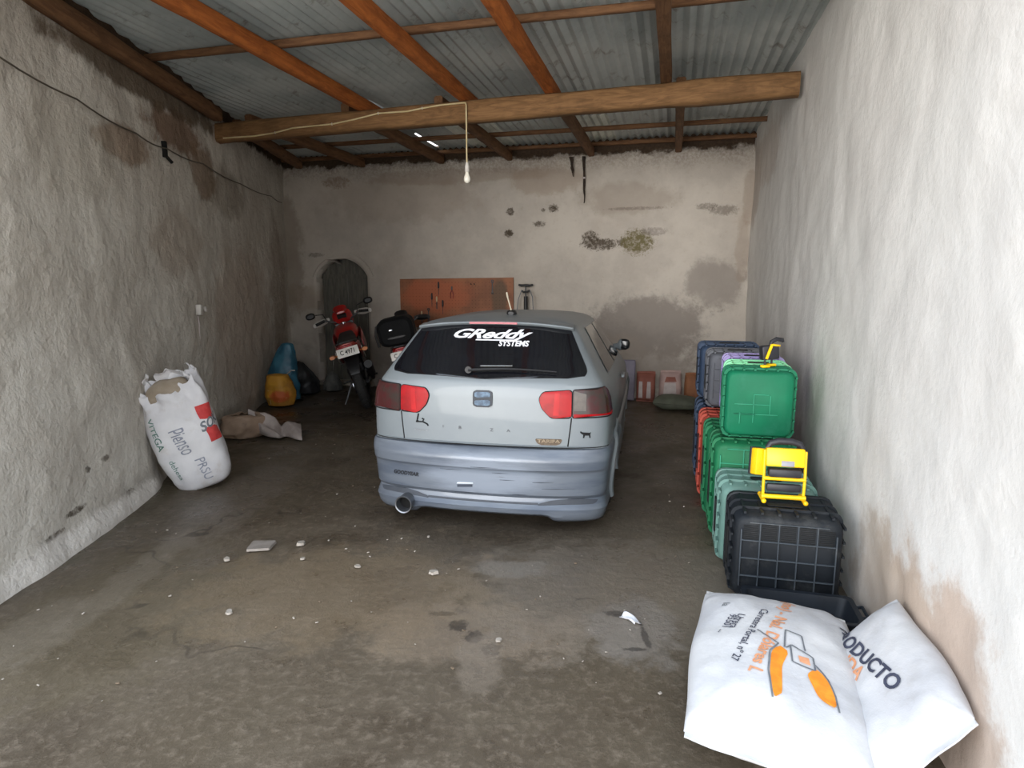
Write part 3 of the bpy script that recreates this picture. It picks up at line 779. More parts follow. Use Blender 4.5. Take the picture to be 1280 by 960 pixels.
for sg in (-1, 1):
    m = MB(); side_patch(m, sg, .62, .78, 1.22, 1.22, .96, 1.25); m.build('side_window', M_glass, car)
    m = MB(); side_patch(m, sg, 1.28, 1.28, 2.42, 1.92, .96, 1.25); m.build('side_window', M_glass, car)
    m = MB(); side_patch(m, sg, .50, .50, 2.7, 2.7, .60, .625, .006); m.build('side_moulding', M_paint, car)
    m = MB(); m.body([(.04, 0, 0, .030, .040), (.06, 0, 0, .042, .050), (.10, .01, 0, .040, .050), (.125, .02, 0, .03, .038), (.135, .03, 0, .008, .015)], 16)
    mr = m.build('side_mirror', M_blk if sg > 0 else M_blk, car); p = S_(sg * side_s(.97, 2.2), .97, 0)
    mr.location = (p[0] - sg * .0, p[1], 1.0); mr.rotation_euler = (0, 0, 0 if sg > 0 else PI)
    m = MB(); m.body([(-.03, 0, -.02, .022, .022), (.02, 0, -.015, .024, .026), (.045, 0, -.005, .044, .052), (.06, 0, 0, .044, .053)], 14); m.build('mirror_shell', M_paint, mr)
    m = MB(); m.box((.088, -.040 * sg, 0), (.062, .004, .066), None, .001); m.build('mirror_glass', pm('mirror dark', srgb(30, 32, 36), .1, 0), mr)  # dark colour stands for what the shaded mirror glass reflects
    m = MB(); p = S_(sg * side_s(.84, 1.35), .84, .02); m.box(p, (.03, .16, .028), None, .01, 3); m.build('door_handle', M_paint, car)
m = MB()
rows = []
for i in range(11):
    z = .94 + .33 * i / 10; out, cum = contour(z); L = cum[-1]; wv_ = lerp_tab(WD, z) * .84
    rows.append([m.bm.verts.new(S_(L - wv_ + 2 * wv_ * k / 20 if k <= 10 else -(L - wv_ + 2 * wv_ * (20 - k) / 20), z, .005)) for k in range(21)])
for A, B in zip(rows, rows[1:]):
    for k in range(20): m.bm.faces.new((A[k], A[k + 1], B[k + 1], B[k]))
m.build('windscreen', M_glass, car)
m = MB(); m.body([(-.02, 0, 0, .02, .012), (.0, 0, 0, .035, .022), (.05, 0, 0, .03, .022), (.08, 0, 0, .01, .01)], 12)
an = m.build('antenna', M_blk, car); an.location = (.03, .80, 1.345); an.rotation_euler = (0, 0, PI / 2)
m = MB(); m.tube([(0, .0, .015), (-.04, .06, .11)], .005, 8); m.tube([(-.04, .06, .11), (-.052, .08, .145)], [.007, .006], 8); r_ = m.build('antenna_rod', pm('antenna tip', srgb(190, 180, 160), .5), an); r_.rotation_euler = (0, 0, -PI / 2)
for y in (RW, FW):
    for sg in (-1, 1):
        m = MB(); m.lathe([(.19, -.085), (.255, -.09), (.285, -.07), (.292, -.03), (.292, .03), (.285, .07), (.255, .09), (.19, .085), (.185, 0)], (0, 0, 0), 36, 'x')
        wt = m.build('wheel', M_rub, car); wt.location = (sg * .685, y, .292)
        m = MB(); m.lathe([(.19, -.08), (.192, .0), (.19, .08), (.175, .075), (.17, .0), (.17, -.07)], (0, 0, 0), 30, 'x')
        for k in range(5):
            a = 2 * PI * k / 5; m.bar((sg * .06, .03 * math.cos(a), .03 * math.sin(a)), (sg * .055, .178 * math.cos(a), .178 * math.sin(a)), .055, .02, (1, 0, 0), .006)
        m.lathe([(0, -.01), (.05, -.01), (.05, .01), (0, .012)], (sg * .062, 0, 0), 16, 'x'); m.build('rim', M_alu, wt)
        m = MB(); m.tube([(sg * (lerp_tab(WD, .28 + .325 * math.sin(a)) - .012 - (.012 if y > 2 else .0)), y + .325 * math.cos(a), .28 + .325 * math.sin(a)) for a in [-.35 + (PI + .7) * k / 24 for k in range(25)]], .022, 8); m.build('wheel_arch', M_paint, car)
m = MB(); m.box((0, 1.9, .26), (1.2, 3.2, .12), None, .03); m.box((0, .5, .30), (1.1, .5, .2), None, .05)
for y in (RW, FW): m.box((0, y, .42), (1.34, .60, .36), None, .04)
m.build('underbody', M_soot, car)
# ================================================================== MOTORCYCLES  (local x forward, rear axle over the origin)
M_mred = pm('motorcycle red', srgb(190, 34, 30), .3, 0, srgb(160, 26, 26), 6, coat=.5)
M_seat = pm('seat vinyl', srgb(30, 28, 28), .6, 0, srgb(42, 38, 38), 12, .1, 60)
M_steel = pm('engine grey', srgb(96, 96, 98), .45, .6, srgb(64, 64, 66), 10, .15, 40)
M_plate = pm('plate white', srgb(232, 228, 222), .5, 0, srgb(218, 212, 206), 10)
M_whiteplastic = pm('white plastic', srgb(206, 202, 196), .5, 0, srgb(186, 180, 172), 8)
def motorcycle(label, loc, yaw, lean, trim, tailcol, box=False, scale=1.0):
    root = thing('motorcycle', label, 'motorcycle', loc, (0, lean, yaw) if False else (0, 0, 0))
    root.rotation_mode = 'XYZ'; R = Matrix.Rotation(yaw, 3, 'Z') @ Matrix.Rotation(lean, 3, 'X'); root.rotation_euler = R.to_euler(); root.scale = (scale,) * 3
    for x in (0, 1.27):
        m = MB(); m.torus((0, 0, 0), .245, .052, 'y', 40, 12, 1.05)
        for k in range(48):   # tread blocks
            a = 2 * PI * k / 48
            m.bar((.292 * math.cos(a), -.03, .292 * math.sin(a)), (.292 * math.cos(a), .03, .292 * math.sin(a)), .018, .012, (math.cos(a), 0, math.sin(a)))
        w = m.build('wheel', M_rub, root); w.location = (x, 0, .30)
        m = MB(); m.torus((0, 0, 0), .205, .016, 'y', 40, 8, 1.6); m.lathe([(.03, -.06), (.04, -.05), (.03, 0), (.04, .05), (.03, .06)], (0, 0, 0), 16, 'y')
        for k in range(12):
            a = 2 * PI * k / 12; b = a + .3 * (1 if k % 2 else -1)
            m.tube([(.03 * math.cos(b), .04 * (1 if k % 2 else -1), .03 * math.sin(b)), (.2 * math.cos(a), 0, .2 * math.sin(a))], .003, 5)
        m.build('rim', M_alu, w)
        m = MB(); m.lathe([(.05, -.002), (.11, -.002), (.11, .002), (.05, .002)], (0, .075, 0), 24, 'y'); m.build('brake_disc', M_chr, w)
    m = MB()
    for sg in (-1, 1): m.tube([(0, sg * .085, .30), (.3, sg * .075, .36), (.47, sg * .05, .38)], [.02, .022, .026], 8)
    m.build('swingarm', M_steel, root)
    m = MB()
    for sg in (-1, 1): m.tube([(1.27, sg * .085, .30), (1.12, sg * .085, .68), (1.0, sg * .085, .98)], [.026, .024, .02], 10)
    m.bar((1.10, -.11, .72), (1.10, .11, .72), .05, .03); m.bar((1.01, -.11, .95), (1.01, .11, .95), .05, .03)
    m.build('fork', M_steel, root)
    m = MB(); m.tube([(1.0, 0, .92), (.85, 0, .72), (.72, 0, .42), (.45, 0, .34), (.42, 0, .6)], .022, 8); m.tube([(1.0, 0, .92), (.42, 0, .68), (-.10, 0, .72)], .02, 8)
    for sg in (-1, 1): m.tube([(.42, sg * .08, .40), (.10, sg * .10, .70), (-.15, sg * .08, .74)], .012, 6)
    m.build('frame', M_blk, root)
    m = MB(); m.body([(.42, 0, .40, .10, .09), (.5, 0, .41, .13, .13), (.68, 0, .42, .13, .13), (.76, 0, .40, .09, .10)], 14, 3)
    for k in range(6): m.box((.72, 0, .50 + .022 * k), (.16, .17, .010), Euler((0, -.3, 0)))
    m.tube([(.72, 0, .48), (.76, 0, .64)], .05, 12); m.build('engine', M_steel, root)
    m = MB(); m.tube([(.78, -.07, .5), (.84, -.10, .36), (.70, -.13, .24), (.35, -.15, .27), (.15, -.16, .36)], .022, 10)
    m.tube([(.18, -.16, .35), (-.25, -.16, .52)], [.042, .046], 14); m.build('exhaust_pipe', M_blk, root)
    m = MB(); m.body([(-.28, 0, .46, .05, .006), (-.2, 0, .56, .075, .01), (0, 0, .655, .085, .012), (.2, 0, .60, .085, .01), (.3, 0, .5, .07, .008)], 12, 4); m.build('rear_fender', M_blk, root)
    m = MB(); m.body([(.98, 0, .60, .05, .01), (1.15, 0, .67, .075, .016), (1.35, 0, .66, .07, .014), (1.58, 0, .56, .04, .008)], 12, 3); m.build('front_fender', trim, root)
    m = MB(); m.body([(.50, 0, .80, .06, .04), (.58, 0, .82, .12, .09), (.75, 0, .86, .15, .11), (.90, 0, .86, .13, .10), (1.0, 0, .84, .05, .06)], 18, 2.6)
    tk = m.build('fuel_tank', trim, root)
    m = MB(); m.lathe([(0, 0), (.035, 0), (.035, .015), (.02, .025), (0, .025)], (.78, 0, .965), 16); m.build('fuel_cap', M_chr, tk)
    for sg in (-1, 1):
        m = MB(); m.body([(.55, sg * .16, .70, .012, .05), (.75, sg * .18, .72, .016, .12), (.95, sg * .17, .76, .014, .11), (1.06, sg * .12, .80, .008, .05)], 12); m.build('tank_shroud', trim, root)
        m = MB(); m.body([(-.20, sg * .10, .76, .012, .02), (-.05, sg * .125, .72, .016, .07), (.2, sg * .125, .66, .016, .11), (.4, sg * .11, .62, .012, .08), (.46, sg * .10, .60, .008, .03)], 12)
        pn = m.build('side_panel', trim, root)
        m = MB(); m.body([(-.12, sg * .146, .71, .004, .02), (.02, sg * .150, .66, .005, .045), (.16, sg * .150, .58, .004, .03)], 10); m.build('panel_flash', M_whiteplastic, pn)
        m = MB(); m.tube([(.45, sg * .1, .30), (.45, sg * .21, .29)], .012, 8); m.build('foot_peg', M_blk, root)
    m = MB(); m.body([(-.22, 0, .80, .06, .018), (-.1, 0, .80, .10, .035), (.15, 0, .79, .12, .045), (.4, 0, .80, .11, .045), (.58, 0, .86, .08, .03)], 16, 3); m.build('seat', M_seat, root)
    m = MB(); m.body([(-.34, 0, .78, .06, .03), (-.26, 0, .77, .10, .055), (-.1, 0, .74, .11, .06), (.1, 0, .72, .10, .05)], 14, 3); tf = m.build('tail_fairing', tailcol, root)
    m = MB(); m.box((-.345, 0, .775), (.03, .11, .05), None, .012); m.build('tail_light', M_red, tf)
    m = MB(); m.box((0, 0, 0), (.006, .235, .10), None, .002); pl = m.build('number_plate', M_plate, root); pl.location = (-.385, 0, .725); pl.rotation_euler = (0, rad(20), 0)
    m = MB(); add_text(m, text_geo('C 4971', .07, 0, .001), lambda x, y: (-.0045, -x * .8, y)); m.build('plate_text', M_seam, pl, smooth=False)
    m = MB(); m.bar((-.22, 0, .70), (-.37, 0, .68), .08, .012); m.build('plate_bracket', M_blk, root)
    for sg in (-1, 1):
        if box: continue
        m = MB(); m.tube([(-.28, sg * .08, .70), (-.29, sg * .15, .70)], .008, 6); m.body([(-.32, sg * .18, .70, .03, .02), (-.27, sg * .18, .70, .035, .024), (-.25, sg * .18, .70, .015, .012)], 10); m.build('turn_signal', pm('amber lens', srgb(196, 112, 40), .3), root)
    m = MB(); m.tube([(.98, -.33, 1.03), (.98, -.22, 1.05), (1.0, -.10, .99), (1.0, .10, .99), (.98, .22, 1.05), (.98, .33, 1.03)], .012, 10); hb = m.build('handlebar', M_steel, root)
    for sg in (-1, 1):
        m = MB(); m.cyl((.98, sg * .22, 1.05), (.978, sg * .34, 1.028), .018, .018, 12); m.build('grip', M_rub, hb)
        m = MB(); m.tube([(1.01, sg * .19, 1.05), (1.05, sg * .24, 1.04), (1.055, sg * .34, 1.02)], .007, 8); m.build('lever', M_chr, hb)
        if not box: m = MB(); m.tube([(1.0, sg * .20, 1.05), (1.0, sg * .22, 1.13), (.98, sg * .31, 1.15)], .006, 8); ms = m.build('mirror_stem', M_blk, hb)
        if not box: m = MB(); m.body([(.95, sg * .37, 1.15, .04, .025), (.97, sg * .37, 1.15, .06, .042), (.99, sg * .37, 1.15, .05, .03)], 14); m.build('mirror', M_blk, ms)
        m = MB(); m.body([(1.07, sg * .17, 1.05, .01, .02), (1.09, sg * .23, 1.04, .05, .035), (1.07, sg * .29, 1.03, .06, .04), (1.04, sg * .36, 1.02, .02, .025)], 12); m.build('hand_guard', M_seat if box else M_whiteplastic, hb)
    m = MB(); m.body([(.955, 0, 1.04, .02, .015), (.99, 0, 1.03, .10, .08), (1.04, 0, 1.02, .13, .12), (1.12, 0, .98, .12, .12), (1.18, 0, .95, .07, .07)], 16, 2.6)
    hd = m.build('headlight_fairing', trim, root)
    m = MB(); m.body([(.93, 0, 1.10, .05, .012), (1.02, 0, 1.14, .09, .05), (1.10, 0, 1.10, .08, .03)], 12); m.build('screen', trim, hd)
    m = MB(); m.lathe([(0, 0), (.06, 0), (.05, .012), (0, .02)], (1.175, 0, .95), 18, 'x'); m.build('headlight', M_glass, hd)
    m = MB(); m.box((.97, 0, 1.05), (.05, .12, .05), Euler((0, -.5, 0)), .01); m.build('instrument', M_blk, hb)
    m = MB(); m.tube([(.45, .10, .30), (.40, .22, .12), (.36, .30, .005 + .30 * abs(math.sin(lean)) * 0)], .012, 8); m.build('side_stand', M_steel, root)
    m = MB(); m.tube([(-.1, .12, .80), (-.28, .10, .82), (-.36, .05, .83), (-.36, -.05, .83), (-.28, -.10, .82), (-.1, -.12, .80)], .010, 8); m.build('grab_rail', M_steel, root)
    if box:
        m = MB(); m.body([(-.40, 0, 1.0, .17, .13), (-.36, 0, 1.0, .21, .16), (-.05, 0, 1.0, .22, .17), (.0, 0, 1.0, .18, .14)], 20, 4); bx = m.build('top_box', pm('box black', srgb(12, 13, 15), .8, 0, srgb(18, 18, 20), 8, spec=.2), root)
        m = MB(); m.box((-.408, .05, 1.03), (.02, .045, .022), None, .006); m.build('box_clasp', M_chr, bx)
        m = MB(); m.body([(-.415, 0, .94, .10, .012), (-.402, 0, .94, .11, .018)], 12); m.build('box_reflector', M_blk, bx)
        m = MB(); m.tube([(-.30, .21, 1.10), (-.32, .24, 1.0), (-.30, .23, .86)], .014, 8); m.build('carry_strap', M_seat, bx)
    return root
LEAN = rad(-16)
motorcycle('red motorcycle with white number plate, parked before the arched door', (-1.78, 7.80, .016), rad(90 + 13), LEAN, M_mred, M_mred, False, 1.07)
M_mblk = pm('black fairing', srgb(26, 26, 28), .4, 0, srgb(16, 16, 18), 8, coat=.3)
motorcycle('black and red motorcycle with top box, mostly hidden behind the left side of the car', (-1.17, 7.75, .012), rad(90 + 6), rad(-12), M_mblk, M_mred, True)

# ================================================================== CRATES
def crate_mat(name, c, c2, dust): 
    t = NT(name); n2 = t.noise(6, 8, .7)
    col = t.mix(t.ramp(t.noise(3, 4), .35, .65), c, c2); col = t.mix(t.math('MULTIPLY', t.ramp(n2, .48, .75), .28), col, dust)
    return t.done(col, .62, 0, t.bump(t.noise(30, 5), .12, .005), spec=.3)
DUST = srgb(150, 148, 142)
MC = {'dark': crate_mat('dark crate plastic', srgb(26, 31, 37), srgb(17, 21, 26), srgb(110,112,112)), 'green': crate_mat('green crate plastic', srgb(14, 112, 78), srgb(10, 98, 68), srgb(64, 146, 118)),
      'grey': crate_mat('grey green crate plastic', srgb(106, 140, 132), srgb(86, 120, 112), DUST), 'mint': crate_mat('lit green crate plastic', srgb(150, 226, 176), srgb(126, 204, 156), srgb(196, 236, 210)),
      'lav': crate_mat('lavender crate plastic', srgb(160, 148, 192), srgb(128, 118, 168), srgb(210, 206, 224)), 'slate': crate_mat('slate crate plastic', srgb(92, 94, 100), srgb(74, 76, 84), DUST),
      'blue': crate_mat('blue crate plastic', srgb(52, 68, 92), srgb(40, 54, 76), srgb(110, 124, 140)), 'red': crate_mat('red crate plastic', srgb(176, 76, 60), srgb(150, 60, 48), srgb(180, 120, 106)),
      'green2': crate_mat('deep green crate plastic', srgb(26, 108, 70), srgb(20, 92, 58), srgb(90, 160, 120)), 'line': crate_mat('pale rib', srgb(66, 73, 80), srgb(54, 61, 68), DUST),
      'gline': crate_mat('pale green rib', srgb(50, 146, 112), srgb(38, 130, 98), srgb(120, 190, 160))}
def crate(label, loc, W, D, Hh, mat, rib=None, nx=5, nz=4, slits=True, side=True, plain=False, yaw=YAW, group='harvest crates laid on their sides'):
    """box lying on its side: bottom panel faces local -y, open end with a rim at +y; x right, z up, origin at its lower front left corner"""
    root = thing('crate', label, 'crate', loc, (0, 0, -yaw), group)
    m = MB(); r = min(W, Hh) * .13; tp = .018   # taper
    def rr(y, inset, rad_):
        P = round_poly([(inset, inset), (W - inset, inset), (W - inset, Hh - inset), (inset, Hh - inset)], rad_, 4)
        return [(x, y, z) for x, z in P]
    # shell: outer skin from bottom panel edge to the rim, then inside
    m.loft([rr(.008, tp + .008, r), rr(.0, tp + .016, r * .9)][::-1] + [rr(.02, tp, r), rr(D * .5, tp * .6, r), rr(D - .03, tp * .35, r), rr(D - .028, .0, r), rr(D, .0, r), rr(D, .012, r), rr(D - .02, tp * .35 + .008, r * .9), rr(.02, tp + .008, r * .8)], True)
    # ribs round the walls and stiffeners along them
    for q in (.30, .62):
        m.loft([rr(D * q - .006, tp * .8 - .001, r), rr(D * q - .006, tp * .6 - .010, r), rr(D * q + .006, tp * .6 - .010, r), rr(D * q + .006, tp * .8 - .001, r)], False)
    n = 6
    for k in range(n):
        x = W * (k + .8) / (n + .6)
        m.box((x, D * .5, Hh - tp * .55), (.012, D - .05, .012)); m.box((x, D * .5, tp * .5), (.012, D - .05, .008))
        z = Hh * (k + .8) / (n + .6)
        m.box((tp * .45, D * .5, z), (.010, D - .05, .012)); m.box((W - tp * .45, D * .5, z), (.010, D - .05, .012))
    m.build('crate_shell', MC[mat], root, angle=45)
    # grid of ribs on the bottom panel
    m = MB(); i0 = tp + .03; w = W - 2 * i0; h = Hh - 2 * i0
    if not plain:
        for k in range(nx + 1): m.box((i0 + w * k / nx, -.003, Hh / 2), (.006, .014, h - (0 if 0 < k < nx else r * 1.2)), None, .0015)
        for k in range(nz + 1): m.box((W / 2, -.003, i0 + h * k / nz), (w - (0 if 0 < k < nz else r * 1.2), .014, .006), None, .0015)
    else:
        for (x, z, a, b) in ((.30, .50, .28, .0), (.30, .36, .3, 0), (.52, .50, .22, 0), (.52, .64, .2, 0), (.45, .36, .6, 0), (.42, .5, 0, .28), (.64, .5, 0, .26), (.24, .3, 0, .16), (.42, .3, 0, .12)):
            m.box((W * x, -.002, Hh * z), (max(.005, W * a), .010, max(.005, Hh * b)), None, .001)
    m.build('base_grid', MC[rib or mat], root)
    if slits:
        m = MB()
        for k in range(9):
            z = i0 + h * (1 - 1 / nz) + (h / nz) * (k + .7) / 9.6
            for c in range(nx):
                if c in (0, nx - 1) and k > 7: continue
                m.box((i0 + w * (c + .5) / nx, -.001, z), (w / nx - .018, .006, .0045))
        m.build('vent_slits', pm('slit dark', srgb(16, 18, 20), .8), root)
    if side:   # hand hole in the left wall and the top wall
        m = MB(); hp = MC[mat]
        P = round_poly([(D * .40, Hh * .30), (D * .62, Hh * .30), (D * .62, Hh * .72), (D * .40, Hh * .72)], .02)
        m.prism(P, lambda y, z: (-.0035 + .006, y, z), lambda y, z: (-.004, y, z)); m.build('hand_hole', pm('slit dark', srgb(16, 18, 20), .8), root); m = MB()
        P = round_poly([(W * .34, D * .38), (W * .66, D * .38), (W * .66, D * .52), (W * .34, D * .52)], .015)
        m.prism(P, lambda x, y: (x, y, Hh - .003), lambda x, y: (x, y, Hh + .0015))
        m.build('hand_hole', pm('slit dark', srgb(16, 18, 20), .8), root)
    return root
def rowp(x0, y, z): return Vector((x0 + .0, y, z))
crate('large dark grey crate carrying the near yellow work light', (1.075, 2.985, .004), .525, .34, .462, 'dark', 'line')
crate('grey-green crate wedged between the dark crate and the green ones', (1.135, 3.375, .004), .52, .32, .478, 'grey', 'grey', 4, 3)
crate('upright green crate on the floor, under the bright green crate', (1.205, 3.735, .004), .49, .34, .628, 'green2', 'gline', 3, 6, False)
crate('bright green crate on top, with a plain front and a black work light on it', (1.262, 3.765, .640), .415, .19, .425, 'green', 'gline', 4, 4, False, False, True)
crate('mint green crate just behind the bright green crate, coloured as its lit top', (1.350, 3.985, .640), .40, .30, .418, 'mint', None, 4, 4, False)  # mint colour stands for the lit top of the bright green crate
crate('lavender crate lying behind the mint green one', (1.445, 4.315, .640), .40, .30, .425, 'lav', None, 4, 4, False)
crate('slate grey crate in the upper row between lavender and dark blue', (1.43, 4.65, .640), .44, .34, .425, 'slate', None, 4, 4, False)
crate('dark blue crate at the far end of the upper row', (1.475, 5.03, .640), .48, .36, .44, 'blue', None, 4, 4, False)
crate('deep green crate on the floor behind the upright green crate', (1.275, 4.11, .004), .46, .32, .622, 'green2', 'gline', 3, 5, False)
crate('red crate on the floor, its edge peeping out between green and blue', (1.345, 4.47, .004), .46, .34, .622, 'red', None, 4, 4, False)
crate('dark blue crate on the floor at the far end of the lower row', (1.43, 4.86, .004), .48, .46, .622, 'blue', None, 4, 4, False)

# low black tray lying between the dark crate and the sacks
tr = thing('plastic_tray', 'low black plastic tray on the floor between the dark crate and the white sacks', 'tray', (1.330, 2.755, .003), (0, 0, -YAW))
def _rr(w, d, z, r=.04): return [(x, y, z) for x, y in round_poly([(-w, -d), (w, -d), (w, d), (-w, d)], r, 4)]
m = MB(); m.loft([_rr(.215, .105, .006), _rr(.215, .105, .0), _rr(.235, .125, .085), _rr(.25, .14, .09), _rr(.25, .14, .098), _rr(.228, .118, .096), _rr(.208, .098, .012)], True)
for k in range(9): m.box((-.2 + .05 * k, -.118, .045), (.008, .012, .07))
m.build('tray_shell', pm('tray black', srgb(24, 29, 36), .5, 0, srgb(34, 40, 48), 6), tr)
m = MB()
for sg in (-1, 1): m.tube([(sg * .252, -.05, .088), (sg * .275, -.05, .092), (sg * .275, .05, .092), (sg * .252, .05, .088)], .008, 8)
m.build('tray_handle', pm('tray black', srgb(24, 29, 36)), tr)

# ================================================================== WORK LIGHTS
M_yel = pm('yellow plastic', srgb(250, 204, 18), .4, 0, srgb(238, 186, 10), 8)
M_dk = pm('charcoal plastic', srgb(44, 44, 50), .5, 0, srgb(32, 32, 38), 10)
wl = thing('work_light', 'yellow folding work light standing on the large dark crate', 'work light', (1.372, 3.115, .4745), (0, 0, rad(-12)))
m = MB(); m.box((0, .0, .225), (.185, .045, .095), Euler((rad(-12), 0, 0)), .010); hs = m.build('lamp_housing', M_yel, wl)
m = MB(); m.box((.01, -.027, .20), (.062, .008, .028), Euler((rad(-12), 0, 0)), .003); m.build('label', pm('grey label', srgb(150, 150, 156), .5), hs)
m = MB(); m.box((0, .03, .225), (.165, .02, .08), Euler((rad(-12), 0, 0)), .006); m.build('lamp_glass', M_clear, hs)
m = MB(); m.box((-.122, .012, .195), (.062, .05, .135), Euler((rad(-10), rad(8), rad(24))), .008); sp = m.build('side_lamp', M_yel, wl)
m = MB(); m.box((-.135, .036, .192), (.066, .014, .142), Euler((rad(-10), rad(8), rad(24))), .005); m.build('side_bezel', M_dk, sp)
m = MB(); m.tube([(-.085, .012, .268), (-.07, .014, .293), (-.03, .016, .304), (.03, .016, .304), (.07, .014, .293), (.085, .012, .268)], [.014, .016, .018, .018, .016, .014], 12); m.build('handle', M_dk, wl)
m = MB()
for sg in (-1, 1): m.tube([(sg * .096, -.012, .02), (sg * .097, -.014, .12), (sg * .097, .0, .26)], .0075, 10)
m.tube([(-.10, -.016, .118), (.10, -.016, .118)], .010, 10); m.tube([(-.105, -.02, .025), (.105, -.02, .025)], .012, 10)
st_ = m.build('stand_frame', M_yel, wl)
for sg in (-1, 1):
    m = MB(); m.tube([(sg * .098, -.055, .010), (sg * .098, .05, .010)], [.0105, .0105], 10); m.sphere((sg * .098, -.06, .0115), .0125, 2); m.sphere((sg * .098, .055, .0115), .0125, 2); m.build('foot', M_yel, st_)
m = MB(); m.box((0, -.012, .150), (.155, .05, .042), None, .008); m.build('battery_box', M_dk, wl)
m = MB(); m.box((0, -.012, .072), (.165, .03, .040), None, .010); m.build('lower_box', M_dk, wl)

wl = thing('work_light', 'small black and yellow work light standing on the bright green crate', 'work light', (1.535, 3.80, 1.0665), (0, 0, rad(14)))
m = MB(); m.box((0, 0, .088), (.105, .055, .085), Euler((0, rad(-6), rad(-10))), .010); hs = m.build('lamp_housing', M_dk, wl)
m = MB(); m.bar((-.042, -.036, .052), (-.010, -.036, .138), .016, .010, (0, 1, 0), .003); m.bar((-.010, -.036, .136), (.052, -.026, .128), .012, .010, (0, 1, 0), .003); m.build('strap', M_yel, hs)
m = MB(); m.tube([(.005, 0, .130), (.012, 0, .150), (.045, 0, .166), (.085, 0, .160), (.09, 0, .148)], [.010, .012, .013, .012, .008], 10); m.build('handle', M_dk, wl)
m = MB()
for (x, y) in ((-.04, -.02), (.035, .02)): m.tube([(x, y, .012), (x, y, .052)], .006, 8)
m.build('stand_post', M_dk, wl)
for (x, y) in ((-.04, -.025), (.035, .02)):
    m = MB(); m.box((x, y, .009), (.052, .03, .016), None, .005); m.build('foot', M_yel, wl)

# ================================================================== SACKS
def sack_mat(name, c, c2, dirt, amount=.3):
    t = NT(name); col = t.mix(t.ramp(t.noise(3, 5), .35, .65), c, c2)
    col = t.mix(t.math('MULTIPLY', t.ramp(t.noise(5, 8, .7), .5, .72), amount), col, dirt)
    wv_ = t.n('ShaderNodeTexWave', bands_direction='X'); wv_.inputs['Scale'].default_value = 120; t.l(t.tc.outputs['Object'], wv_.inputs['Vector'])
    nb = t.bump(t.noise(9, 6, .65), .25, .02); nb = t.bump(wv_.outputs['Fac'], .06, .002, nb)
    return t.done(col, .6, 0, nb, spec=.3)
M_sackw = sack_mat('white woven sack', srgb(208, 208, 209), srgb(194, 195, 199), srgb(168, 162, 154), .3)
M_sackd = sack_mat('dusty woven sack', srgb(222, 220, 220), srgb(206, 204, 206), srgb(172, 160, 144), .4)
M_ink = pm('blue black ink', srgb(54, 58, 76), .7, 0, srgb(70, 74, 92), 30)
M_org = pm('orange ink', srgb(240, 150, 40), .7, 0, srgb(228, 132, 34), 30)
M_ora2 = pm('pale orange ink', srgb(222, 160, 122), .7, 0, srgb(214, 146, 104), 30)
M_grn = pm('green ink', srgb(110, 142, 130), .7, 0, srgb(84, 116, 104), 24)
M_gry = pm('grey ink', srgb(120, 124, 128), .7, 0, srgb(100, 104, 112), 24)
M_sred = pm('sack red', srgb(206, 70, 66), .7, 0, srgb(190, 54, 54), 24)
